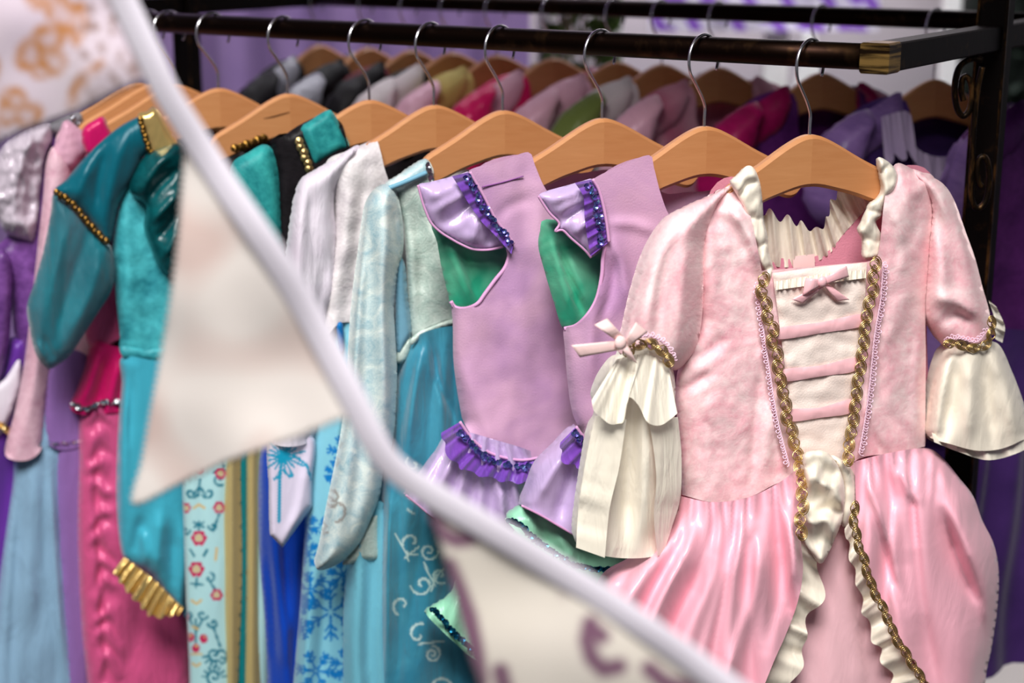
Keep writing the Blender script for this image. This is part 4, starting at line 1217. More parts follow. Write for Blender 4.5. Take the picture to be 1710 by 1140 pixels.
panel(GG, 'sleeve', [(652, 306), (632, 314), (614, 340), (606, 380), (600, 430), (592, 490), (586, 560), (580, 650), (573, 720), (560, 790), (546, 858), (535, 915), (527, 945), (538, 952), (570, 938), (600, 908), (618, 870), (634, 828), (642, 780), (656, 735), (661, 690), (663, 620), (660, 560), (658, 510), (664, 460), (674, 410), (670, 350), (662, 318)], m_icesl, Gd, .032, 30, .012, .03, g=4, fold=gsl, paint=gslp)
panel(GG, 'sleeve_cuff', [(612, 878), (632, 850), (635, 900), (635, 934), (605, 938), (572, 942), (590, 915)], m_icebod, Gd, .010, 12, .004, .012, g=5)
panel(GG, 'sleeve_lining', [(662, 430), (676, 440), (682, 500), (688, 556), (676, 580), (664, 596), (660, 520)], m_bluelin, Gd, .014, 10, .006, .01, g=5)
panel(GG, 'far_sleeve_cuff', [(664, 588), (684, 562), (688, 580), (680, 602), (664, 606)], m_icebod, Gd, .008, 8, .010, .01, g=4)

# ------------------------------------------------------------------ white sheer blouse dress with snowflake skirt
GF = FR['F']
m_wsheer = sheer('white_chiffon', (226, 218, 228), 0.9, 0.5, (214, 202, 216))
m_wvel = velvet('white_velvet', (228, 222, 222), (196, 188, 192), 60, 0.4, 0.6, 0.45, 0.4)
m_wcuff = satin('white_cuff', (216, 206, 226), 0.4, 0.4, 0.1, printed=[(0, 150, 186)])
m_snow = satin('snowflake_cloth', (128, 194, 212), 0.38, 0.5, 0.12, printed=[(0, 116, 186)])
Fd = root_of(GF, 'snow_dress', 'white sheer-sleeved dress with a light blue snowflake print skirt', 0.95)
panel(GF, 'back_panel', [(650, 300, 'o'), (740, 290, 'o'), (800, 300), (790, 500), (600, 560), (600, 400)], m_wvel, Fd, .004, 30, -.026, back=False, g=14)
panel(GF, 'bodice', [(545, 270), (585, 250), (612, 238), (628, 233, 'o'), (636, 255, 'o'), (645, 290, 'o'), (665, 330, 'o'), (720, 360, 'o'), (780, 330), (790, 450), (770, 560, 'o'), (680, 560, 'o'), (600, 540, 'o'), (560, 545, 'o'), (516, 604), (540, 500), (556, 400), (556, 320)], m_wvel, Fd, .026, 30, 0, .02, back=False, g=6,
      fold=lambda x, y: strokes(x, y, [([(590, 300), (575, 400), (550, 520)], .006, 14), ([(610, 280), (600, 400), (585, 520)], -.005, 12)]) + .004 * noise2(x * .05, y * .03, 5))
panel(GF, 'sleeve', [(600, 244), (560, 264), (528, 282), (506, 296), (494, 320), (486, 360), (479, 410), (470, 480), (462, 560), (455, 640), (452, 735, 'o'), (520, 735), (530, 660), (530, 600), (545, 530), (560, 480), (562, 400), (560, 320)], m_wsheer, Fd, .028, 34, .010, .026, g=6,
      fold=lambda x, y: strokes(x, y, [([(530, 300), (520, 380), (545, 480)], -.007, 12), ([(505, 320), (500, 420), (490, 520)], .006, 10), ([(545, 420), (538, 480), (520, 560)], -.006, 8)]))
def snow_motif(px, py, cx, cy, r, stem):
    polys = []
    for k in range(18):
        a = 2 * math.pi * k / 18 + 0.1
        L_ = r * (1.0 if k % 2 else 0.7)
        polys.append([(cx + .2 * r * math.cos(a), cy + .2 * r * math.sin(a)), (cx + L_ * math.cos(a), cy + L_ * math.sin(a))])
    m = lines_mask(px, py, polys, 2.0)
    m = np.maximum(m, 1 - sstep(r * .22, r * .34, np.hypot(px - cx, py - cy) + 5 * noise2(px * .25, py * .25, 2)))
    if stem: m = np.maximum(m, lines_mask(px, py, [[(cx - 2, cy), (cx - 2, cy + stem)]], 3.2))
    return m
def fcuffp(px, py):
    m = snow_motif(px, py, 474, 762, 36, 0)
    m = np.maximum(m, lines_mask(px, py, [[(470, 770), (467, 800), (466, 870)]], 3.0))
    m = np.maximum(m, lines_mask(px, py, [[(490, 760), (512, 776), (520, 800)], [(470, 790), (458, 800)], [(474, 786), (484, 796)]], 2.4))
    return np.column_stack([m, 0 * m, 0 * m])
panel(GF, 'cuff', [(452, 728, 'o'), (522, 728), (522, 800), (522, 845, 'k'), (472, 914, 'k'), (451, 893, 'k'), (450, 820)], m_wcuff, Fd, .010, 9, .018, .014, g=3, fold=lambda x, y: strokes(x, y, [([(515, 760), (500, 850), (475, 905)], .004, 9), ([(522, 840), (480, 900)], -.003, 5)]), paint=fcuffp)
def flake(px, py, cx, cy, r, rot=0.0):
    m = np.zeros(len(px))
    box = (np.abs(px - cx) < r * 1.3) & (np.abs(py - cy) < r * 1.3)
    if not box.any(): return m
    polys = []
    for k in range(6):
        a = rot + k * math.pi / 3
        ca, sa = math.cos(a), math.sin(a)
        polys.append([(cx + .12 * r * ca, cy + .12 * r * sa), (cx + r * ca, cy + r * sa)])
        for f, l in ((.45, .28), (.7, .34)):
            for sg in (-1, 1):
                b = a + sg * .75
                polys.append([(cx + f * r * ca, cy + f * r * sa), (cx + f * r * ca + l * r * math.cos(b), cy + f * r * sa + l * r * math.sin(b))])
    m[box] = lines_mask(px[box], py[box], polys, 2.3)
    return m
def snowp(px, py):
    m = np.zeros(len(px))
    for c in ((575, 755, 28, .2), (560, 790, 18, .5), (572, 805, 20, .1), (520, 985, 30, .3), (552, 1022, 46, .5), (505, 1050, 16, .2), (528, 1120, 34, .1), (572, 960, 26, .3), (580, 1110, 28, .2), (510, 880, 22, .3), (515, 925, 20, .1), (560, 880, 26, .4), (505, 1010, 14, .3), (600, 1050, 30, .5), (545, 1200, 40, .2), (500, 800, 16, .1)):
        m = np.maximum(m, flake(px, py, *c))
    return np.column_stack([m, 0 * m, 0 * m])
panel(GF, 'skirt', [(560, 548, 'o'), (600, 540, 'o'), (700, 560), (720, 700), (740, 900), (750, 1290, 'o'), (600, 1300, 'o'), (480, 1290), (492, 1140), (504, 1000), (512, 860), (520, 740), (540, 620)], m_snow, Fd, .030, 36, -.004, .03, g=3.4,
      fold=lambda x, y: strokes(x, y, [([(545, 900), (540, 1020), (530, 1180)], -.006, 10), ([(520, 940), (515, 1040), (505, 1180)], .005, 8), ([(570, 640), (560, 800), (558, 940)], .006, 9)]) + .003 * noise2(x * .02, y * .006, 4), paint=snowp)
panel(GF, 'waist_gem_panel', [(562, 545), (572, 540), (574, 580), (566, 590)], satin('royal_trim', (0, 104, 170), .4, .4, .1), Fd, .004, 5, .028, back=False, g=4)
# ------------------------------------------------------------------ black bodice dress with teal sleeves, royal blue skirt
GE = FR['E']
m_black = velvet('black_velvet', (26, 22, 26), (10, 8, 10), 40, .5, .3, .3, .2)
m_tealv = velvet('teal_velvet', (58, 168, 164), (2, 100, 108), 26, .55, .6, .4, .2)
m_royal = satin('royal_satin', (10, 66, 178), .28, .7, .1)
Ed = root_of(GE, 'coronation_dress', 'black velvet bodice dress with teal sleeve, gold beads and royal blue skirt', 0.95)
panel(GE, 'bodice', [(452, 246, 'o'), (480, 222), (505, 206), (540, 192), (570, 205, 'o'), (585, 250, 'o'), (620, 290, 'o'), (680, 270, 'o'), (720, 250), (720, 420), (690, 600, 'o'), (600, 620, 'o'), (500, 600), (480, 480), (462, 380), (462, 290)], m_black, Ed, .016, 14, .008, .02, g=9)
panel(GE, 'strap', [(500, 216), (520, 200), (546, 184), (557, 189), (571, 215), (584, 246), (566, 256), (545, 268), (524, 278), (510, 248)], m_tealv, Ed, .016, 16, .012, .02, g=4, fold=lambda x, y: strokes(x, y, [([(516, 214), (535, 262)], .003, 5), ([(553, 192), (580, 246)], .003, 6)]))
braid(GE, 'gold_beads', [(497, 232), (505, 250), (511, 266), (519, 286)], .028, m_gold, Ed, 9, 6, thick=.0016)
panel(GE, 'sleeve', [(388, 272), (415, 254), (440, 241), (456, 251), (464, 282), (469, 325), (472, 380), (474, 440), (466, 500, 'o'), (420, 520, 'o'), (370, 480), (372, 380), (380, 310)], m_tealv, Ed, .022, 26, .012, .02, g=6)
panel(GE, 'skirt', [(480, 590, 'o'), (600, 600, 'o'), (680, 590), (720, 800), (740, 1280, 'o'), (600, 1300, 'o'), (440, 1290), (446, 1160), (442, 1040), (434, 940), (431, 850), (434, 760), (450, 660)], m_royal, Ed, .032, 40, -.002, .03, g=6,
      fold=lambda x, y: strokes(x, y, [([(450, 780), (460, 900), (475, 1060), (485, 1200)], .010, 10), ([(470, 860), (480, 980), (492, 1140)], -.008, 9), ([(498, 900), (490, 1000), (480, 1100)], .010, 10), ([(440, 900), (452, 1000), (455, 1140)], -.006, 7)]))

# ------------------------------------------------------------------ floral dress
GD = FR['D']
m_floral = satin('floral_cloth', (172, 214, 216), .42, .4, .12, printed=[(8, 112, 132), (188, 22, 84), (206, 176, 112)])
m_goldsat = satin('gold_satin', (196, 176, 118), .32, .6, .12, metallic=.25)
m_tealsat = satin('deep_teal_satin', (0, 118, 124), .32, .5, .12)
Dd = root_of(GD, 'floral_dress', 'light blue dress printed with magenta flowers, gold and teal side panels', 0.95)
panel(GD, 'bodice', [(340, 268, 'o'), (370, 255), (395, 250, 'o'), (430, 262, 'o'), (480, 252, 'o'), (520, 225, 'o'), (560, 210), (590, 250), (590, 420), (570, 600, 'o'), (440, 620, 'o'), (330, 600), (325, 460), (318, 330)], m_black, Dd, .02, 30, -.004, .02, g=10)
braid(GD, 'gold_beads', [(388, 250), (405, 244), (425, 237), (445, 228)], .022, m_golddark, Dd, 9, 6, thick=.0015)
def disc(px, py, cx, cy, rx, ry=None, rot=0.0):
    ry = rx if ry is None else ry
    dx = px - cx; dy = py - cy
    a = dx * math.cos(rot) + dy * math.sin(rot); b = -dx * math.sin(rot) + dy * math.cos(rot)
    return 1 - sstep(.85, 1.1, np.sqrt((a / rx) ** 2 + (b / ry) ** 2))
def floralp(px, py):
    t = np.zeros(len(px)); m = t.copy(); g = t.copy()
    for (cx, cy, r) in ((332, 898, 13), (328, 950, 13), (366, 847, 10), (362, 993, 10), (310, 848, 9), (368, 790, 10), (332, 1180, 13), (310, 1030, 6)):
        rim = np.zeros(len(px))
        for k in range(6):
            rim = np.maximum(rim, disc(px, py, cx + r * .6 * math.cos(k * 1.047), cy + r * .6 * math.sin(k * 1.047), r * .45))
        m = np.maximum(m, rim)
        core = disc(px, py, cx, cy, r * .5); m = m * (1 - core); g = np.maximum(g, core * .8)
    for (cx, cy) in ((318, 1064), (340, 1066), (327, 1082)):
        m = np.maximum(m, disc(px, py, cx, cy, 7, 8)); g = np.maximum(g, disc(px, py, cx + 1, cy - 3, 2.4))
    t = np.maximum(t, spirals(px, py, [(319, 822, 11, .8, .3, 1), (348, 822, 11, .8, 2.8, -1), (366, 800, 11, .9, 1, 1), (356, 878, 8, .9, 3, -1), (310, 885, 8, .9, 0, 1), (350, 965, 9, .8, 5, 1), (315, 1026, 8, .9, 2.6, -1), (338, 1026, 9, .9, .4, 1), (356, 1040, 9, 1, 3, -1), (358, 1092, 12, 1.1, 1, 1), (358, 1130, 13, 1.1, 2, 1), (365, 1092, 17, .5, 1, -1)], 2.2))
    t = np.maximum(t, lines_mask(px, py, [[(334, 800), (331, 828)], [(333, 812), (322, 826)], [(333, 812), (344, 826)], [(332, 870), (332, 884)], [(324, 872), (340, 880)], [(340, 872), (324, 880)], [(318, 918), (324, 928)], [(346, 918), (340, 928)], [(329, 964), (327, 980)], [(318, 974), (338, 976)], [(356, 886), (366, 858)], [(346, 965), (360, 985)], [(327, 1034), (327, 1072)], [(327, 1054), (318, 1036)], [(327, 1054), (337, 1036)], [(356, 1046), (368, 1080)]] + [[(358 + 12 * math.cos(a), 1094 + 12 * math.sin(a)), (358 + 19 * math.cos(a), 1094 + 19 * math.sin(a))] for a in np.linspace(.3, 3.0, 6)] + [[(358 + 13 * math.cos(a), 1132 + 13 * math.sin(a)), (358 + 20 * math.cos(a), 1132 + 20 * math.sin(a))] for a in np.linspace(3.3, 6.1, 7)], 1.9))
    g = np.maximum(g, lines_mask(px, py, [[(324, 848), (332, 842), (342, 848)], [(362, 915), (360, 935)], [(320, 1002), (328, 1008), (336, 1002)], [(322, 1108), (328, 1112), (334, 1108)], [(322, 1046), (330, 1050)], [(320, 1092), (336, 1092)]], 2.2))
    return np.column_stack([t, m, g])
def floral_all(px, py):
    a = floralp(px, py); k = py < 790
    a[k] = np.maximum(a[k], floralp(px[k] - 6, py[k] + 300))
    k = py > 1150
    a[k] = np.maximum(a[k], floralp(px[k] - 4, py[k] - 330))
    return a
panel(GD, 'skirt', [(330, 600, 'o'), (400, 610, 'o'), (480, 600), (470, 800), (440, 1280, 'o'), (380, 1300, 'o'), (318, 1290), (318, 1140), (312, 1000), (308, 880), (306, 780), (314, 680)], m_floral, Dd, .024, 24, -.004, .03, g=2.8, paint=floral_all,
      fold=lambda x, y: .004 * np.sin(x * .07 + 1) + .002 * noise2(x * .04, y * .008, 3))
panel(GD, 'gold_panel', [(384, 640), (400, 640), (402, 800), (404, 960), (398, 1140), (396, 1290), (376, 1290), (378, 1140), (375, 1000), (373, 860), (376, 790), (380, 740)], m_goldsat, Dd, .008, 9, .022, .008, g=4.5, fold=lambda x, y: .003 * np.sin(x * .28))
panel(GD, 'teal_panel', [(398, 640), (414, 640), (413, 1000), (415, 1290), (394, 1290), (399, 1000)], m_tealsat, Dd, .005, 7, .016, .006, g=5)
panel(GD, 'gold_panel', [(410, 640), (440, 640), (436, 800), (434, 1000), (440, 1290), (404, 1290), (411, 1000), (411, 800)], m_goldsat, Dd, .010, 11, .016, .008, g=4.5, fold=lambda x, y: .003 * np.sin(x * .24 + 1))

# ------------------------------------------------------------------ teal costume with gold collar and gathered trousers
GC = FR['C']
m_tealc = satin('teal_satin', (0, 88, 104), .36, .5, .2)
m_tealv2 = velvet('teal_panne', (74, 180, 188), (0, 96, 112), 22, .48, .6, .4, .28)
m_darkteal = velvet('dark_teal_velvet', (6, 84, 88), (0, 40, 46), 30, .32, .4, .4, .5)
m_tsheer = sheer('teal_chiffon', (0, 116, 130), .8, .6, (10, 98, 112))
m_turq = satin('turquoise_satin', (62, 164, 186), .3, .6, .16)
m_goldlame = satin('gold_lame', (222, 190, 120), .28, .7, .25, metallic=.7)
Cd = root_of(GC, 'genie_costume', 'teal two-piece costume with gold collar, sheer sleeves and gold trouser cuffs', 0.95, 'costume')
panel(GC, 'bodice', [(214, 300), (250, 260), (300, 240, 'o'), (330, 300, 'o'), (380, 300), (385, 450), (370, 590, 'o'), (262, 602, 'o'), (205, 592), (200, 555), (192, 480), (188, 410), (195, 345)], m_tealv2, Cd, .026, 36, 0, .02, g=6,
      fold=lambda x, y: strokes(x, y, [([(205, 340), (210, 450), (215, 570)], .004, 12), ([(240, 420), (245, 500), (250, 580)], -.003, 14)]) + .003 * noise2(x * .04, y * .03, 2))
panel(GC, 'waistband', [(203, 578), (240, 582), (290, 582), (288, 604), (240, 602), (206, 596)], m_tealv2, Cd, .005, 7, .024, back=False, g=5)
panel(GC, 'shoulder_cape', [(258, 178), (240, 190), (205, 208), (170, 235), (135, 270), (110, 300), (91, 318), (110, 335), (135, 352), (160, 380), (181, 408), (190, 380), (200, 340), (222, 300), (240, 262), (256, 252), (262, 210)], m_tealc, Cd, .018, 30, .018, .02, g=5,
      fold=lambda x, y: strokes(x, y, [([(180, 240), (165, 300), (160, 360)], -.007, 10), ([(215, 220), (190, 290), (180, 370)], .006, 12), ([(150, 270), (135, 310), (125, 340)], .005, 10)]))
col_ = panel(GC, 'gold_collar', [(230, 192), (245, 186), (262, 180), (290, 225), (302, 250), (268, 262), (252, 258), (240, 225)], m_goldlame, Cd, .014, 14, .030, .012, g=5)
braid(GC, 'collar_beads', [(233, 196), (240, 220), (248, 246), (254, 258)], .042, m_golddark, col_, 7, 4, thick=.0012)
panel(GC, 'puff', [(300, 236), (270, 244), (246, 256), (228, 282), (216, 312), (224, 330), (242, 345), (240, 380), (250, 410), (262, 440), (282, 460), (305, 440), (312, 380), (314, 300), (312, 255)], m_darkteal, Cd, .030, 26, .030, .02, g=4,
      fold=lambda x, y: strokes(x, y, [([(290, 250), (260, 280), (235, 318)], .008, 9), ([(300, 280), (265, 310), (245, 340)], -.010, 8), ([(300, 320), (272, 350), (250, 372)], .009, 8), ([(300, 350), (280, 380), (262, 400)], -.009, 7), ([(302, 380), (285, 410), (272, 432)], .008, 7)]))
slc = panel(GC, 'sheer_sleeve', [(91, 322), (84, 360), (72, 420), (58, 470), (45, 512), (50, 550), (56, 580), (66, 602), (82, 616), (98, 608), (118, 592), (142, 556), (165, 520), (184, 490), (192, 460), (188, 420), (178, 402), (150, 370), (120, 342)], m_tsheer, Cd, .024, 30, .020, .02, g=5,
      fold=lambda x, y: strokes(x, y, [([(120, 350), (95, 440), (75, 540)], .007, 12), ([(150, 380), (120, 470), (90, 580)], -.006, 10), ([(175, 410), (150, 490), (115, 570)], .006, 10), ([(70, 560), (85, 590), (95, 605)], -.007, 6), ([(60, 570), (75, 600)], .006, 6)]))
braid(GC, 'sleeve_braid', [(91, 320), (108, 330), (126, 346), (142, 366), (160, 386), (180, 406)], .042, m_golddark, slc, 8, 5, thick=.0012)
trl = panel(GC, 'trouser_leg', [(204, 596, 'o'), (262, 602, 'o'), (310, 600), (325, 800), (318, 940), (306, 1020), (285, 1000), (250, 962), (222, 944), (205, 928), (198, 890), (194, 820), (197, 720), (203, 640)], m_turq, Cd, .030, 34, .004, .026, g=5,
      fold=lambda x, y: strokes(x, y, [([(212, 620), (206, 740), (208, 860)], .008, 9), ([(222, 620), (216, 740)], -.005, 5), ([(240, 860), (228, 900), (220, 935)], -.008, 10), ([(270, 850), (262, 920), (262, 960)], .010, 12), ([(290, 880), (288, 950), (292, 1000)], -.008, 10), ([(235, 880), (245, 920), (240, 945)], .006, 7), ([(305, 860), (308, 940), (302, 1000)], .008, 9)]))
ruffle(GC, 'gold_cuff', [(207, 930), (232, 948), (262, 972), (288, 998), (306, 1014)], [(189, 953), (205, 978), (232, 1008), (256, 1030), (300, 1026)], m_goldlame, trl, .036, .040, 8, .007, 6, 16, 5, wob=.06)
panel(GC, 'trouser_leg', [(262, 602, 'o'), (340, 600), (345, 800), (330, 1000, 'o'), (300, 1010), (290, 800)], m_turq, Cd, .014, 20, -.020, .012, g=10)

# ------------------------------------------------------------------ magenta costume with pink satin trousers
GB_ = FR['B']
m_mag = satin('magenta_satin', (190, 14, 92), .30, .6, .25)
m_rose = satin('rose_satin', (200, 80, 128), .3, .6, .3, wscale=45)
Bd = root_of(GB_, 'magenta_costume', 'magenta satin costume with silver hem trim over rose pink trousers', 0.95, 'costume')
panel(GB_, 'collar', [(138, 216), (158, 200), (173, 195), (182, 212), (190, 236), (176, 252), (150, 262), (138, 244)], m_mag, Bd, .012, 12, .012, .012, g=5)
panel(GB_, 'bodice', [(150, 230), (190, 225), (260, 225, 'o'), (300, 260), (310, 420), (300, 520, 'o'), (210, 560, 'o'), (150, 580), (140, 480), (136, 340)], m_rose, Bd, .022, 30, -.004, .02, g=8)
panel(GB_, 'peplum', [(156, 570, 'o'), (205, 580, 'o'), (280, 570), (290, 680, 'o'), (200, 688, 'o'), (140, 692, 'o'), (117, 680), (128, 650), (142, 612)], m_mag, Bd, .024, 26, .002, .02, g=5,
      fold=lambda x, y: strokes(x, y, [([(165, 590), (150, 640), (132, 680)], .007, 8), ([(185, 590), (170, 640), (160, 686)], -.007, 8), ([(200, 600), (188, 650), (182, 688)], .007, 8)]))
sequins(GB_, 'silver_trim', [(120, 674), (145, 682), (170, 673), (198, 670)], .030, .0035, m_silver, Bd, 5, 2, seed=8)
panel(GB_, 'trousers', [(138, 680, 'o'), (200, 685, 'o'), (300, 680), (318, 900), (322, 1140), (330, 1290, 'o'), (200, 1300, 'o'), (160, 1290), (146, 1140), (136, 1040), (130, 900), (132, 780)], m_rose, Bd, .028, 30, -.004, .026, g=5,
      fold=lambda x, y: .0045 * np.exp(-((x - 163 - (y - 700) * .045) / 18) ** 2) * np.sin(y * .15 - np.abs(x - 163 - (y - 700) * .045) * .12 + 5 * noise2(x * .03, y * .018, 5)) + strokes(x, y, [([(158, 700), (162, 850), (170, 1000), (178, 1140)], -.007, 5), ([(200, 760), (196, 860), (205, 960)], .006, 16), ([(240, 980), (230, 1060), (210, 1140)], -.006, 18)]))

# ------------------------------------------------------------------ pale pink dress with blue skirt
GA2 = FR['A2']
m_pp = velvet('pale_pink_velvet', (226, 188, 200), (196, 146, 164), 90, .4, .5, .4, .4)
m_ppf = satin('pale_pink_foil', (214, 164, 184), .28, .6, .4, col2=(170, 126, 150))
m_blue = satin('pale_blue_satin', (132, 166, 192), .28, .7, .4, wscale=22)
m_lavs = satin('lavender_satin', (134, 98, 160), .32, .5, .2)
A2d = root_of(GA2, 'pink_blue_dress', 'pale pink velvet sleeved dress with silver dots and pale blue satin skirt', 0.95)
panel(GA2, 'bodice', [(95, 225), (130, 215), (200, 230, 'o'), (260, 250), (270, 430), (250, 600, 'o'), (110, 620), (100, 480), (92, 330)], m_pp, A2d, .02, 26, -.006, .02, g=10)
panel(GA2, 'yoke', [(108, 200), (130, 212), (152, 228), (162, 238), (140, 262), (118, 282), (96, 275), (84, 262), (96, 232)], m_ppf, A2d, .014, 16, .014, .012, g=5, fold=lambda x, y: .002 * noise2(x * .08, y * .08, 3))
panel(GA2, 'sleeve', [(92, 245), (78, 268), (72, 330), (62, 420), (50, 530), (40, 610), (24, 690), (8, 752, 'o'), (22, 768, 'o'), (52, 766, 'o'), (72, 742), (78, 680), (90, 600), (100, 480), (112, 360), (118, 280)], m_pp, A2d, .022, 24, .012, .02, g=5,
      fold=lambda x, y: strokes(x, y, [([(84, 300), (72, 450), (58, 620), (40, 740)], .006, 10), ([(100, 320), (90, 460), (76, 640)], -.005, 8)]))
sequins(GA2, 'sleeve_dots', [(16, 752), (40, 758), (66, 744)], .028, .0026, m_silver, A2d, 9, 6, seed=3, rows=1)
panel(GA2, 'sleeve', [(84, 590), (118, 588), (124, 640), (122, 680), (98, 716), (76, 745), (74, 680)], m_pp, A2d, .014, 14, .004, .012, g=6)
panel(GA2, 'overskirt', [(82, 600, 'o'), (150, 600), (150, 730, 'o'), (78, 738)], m_lavs, A2d, .014, 16, .014, .014, g=7)
sequins(GA2, 'overskirt_dots', [(78, 738), (100, 740), (125, 737), (148, 732)], .030, .0022, m_silver, A2d, 6, 1.5, seed=6, rows=1)
panel(GA2, 'skirt', [(40, 700, 'o'), (150, 700), (170, 900), (150, 1290, 'o'), (60, 1300, 'o'), (-60, 1290), (-20, 1120), (0, 960), (20, 820)], m_blue, A2d, .026, 34, -.006, .026, g=5,
      fold=lambda x, y: strokes(x, y, [([(38, 790), (30, 900), (15, 1140)], -.006, 8), ([(82, 760), (90, 920), (108, 1140)], .010, 7), ([(60, 760), (55, 900), (50, 1060)], .006, 14), ([(98, 780), (115, 960), (130, 1140)], -.006, 9)]) + .004 * noise2(x * .04, y * .012, 6))
panel(GA2, 'side_panel', [(96, 740), (140, 735), (148, 900), (150, 1140), (140, 1290), (118, 1290), (110, 1100), (98, 900)], m_lavs, A2d, .010, 14, .016, .01, g=7)

# ------------------------------------------------------------------ silver and purple dress at the far left
GA = FR['A']
m_silk = satin('silver_silk', (190, 178, 190), .26, .7, .5, wscale=40)
m_purv = velvet('purple_velvet', (132, 82, 158), (58, 24, 84), 20, .34, .5, .5, .4)
m_pur = satin('purple_satin', (92, 44, 140), .32, .5, .2)
Ad = root_of(GA, 'silver_purple_dress', 'purple dress with shiny silver puff sleeves at the far left of the rail', 0.95)
panel(GA, 'collar', [(82, 206), (110, 192), (132, 186), (140, 205), (136, 222), (105, 226), (88, 222)], cloth('grey_collar', (112, 110, 116), (140, 138, 146), 60), Ad, .012, 12, .012, .012, g=5)
sequins(GA, 'collar_stones', [(122, 196), (132, 204), (138, 214)], .027, .0030, m_silver, Ad, 5, 3, seed=2)
panel(GA, 'puff_sleeve', [(84, 205), (60, 208), (30, 222), (4, 245), (-14, 290), (-20, 340), (-4, 368), (10, 390), (40, 402), (56, 404), (66, 370), (70, 320), (78, 262), (88, 232)], m_silk, Ad, .034, 34, .010, .03, g=4,
      fold=lambda x, y: .009 * noise2(x * .035, y * .03, 3) + .006 * noise2(x * .08, y * .06, 9) + strokes(x, y, [([(70, 215), (40, 260), (25, 330)], .008, 10), ([(60, 230), (55, 300), (45, 390)], -.008, 9)]))
panel(GA, 'bodice', [(20, 380), (80, 230), (180, 230, 'o'), (220, 420), (190, 620, 'o'), (40, 620), (24, 560), (14, 470), (-10, 420)], m_purv, Ad, .024, 30, -.006, .02, g=7, fold=lambda x, y: .006 * noise2(x * .04, y * .02, 8))
panel(GA, 'skirt', [(30, 560, 'o'), (180, 600), (160, 900), (160, 1290, 'o'), (0, 1300, 'o'), (-140, 1290), (-90, 1000), (-40, 760), (0, 620)], m_pur, Ad, .024, 34, -.008, .024, g=9, fold=lambda x, y: fanfold(x, y, 80, 380, 40, .007, 81))
panel(GA, 'lower_sleeve', [(-6, 420), (18, 430), (20, 500), (14, 580), (-6, 640), (-40, 620), (-30, 500)], m_purv, Ad, .016, 16, .016, .014, g=6)
panel(GA, 'sleeve_frill', [(32, 600), (36, 640), (24, 680), (8, 716), (-20, 740), (-16, 660), (10, 630)], m_wsheer, Ad, .010, 12, .020, .01, g=5)
sequins(GA, 'cuff_trim', [(-6, 706), (6, 712), (14, 722)], .034, .004, m_gold, Ad, 5, 3, seed=4)
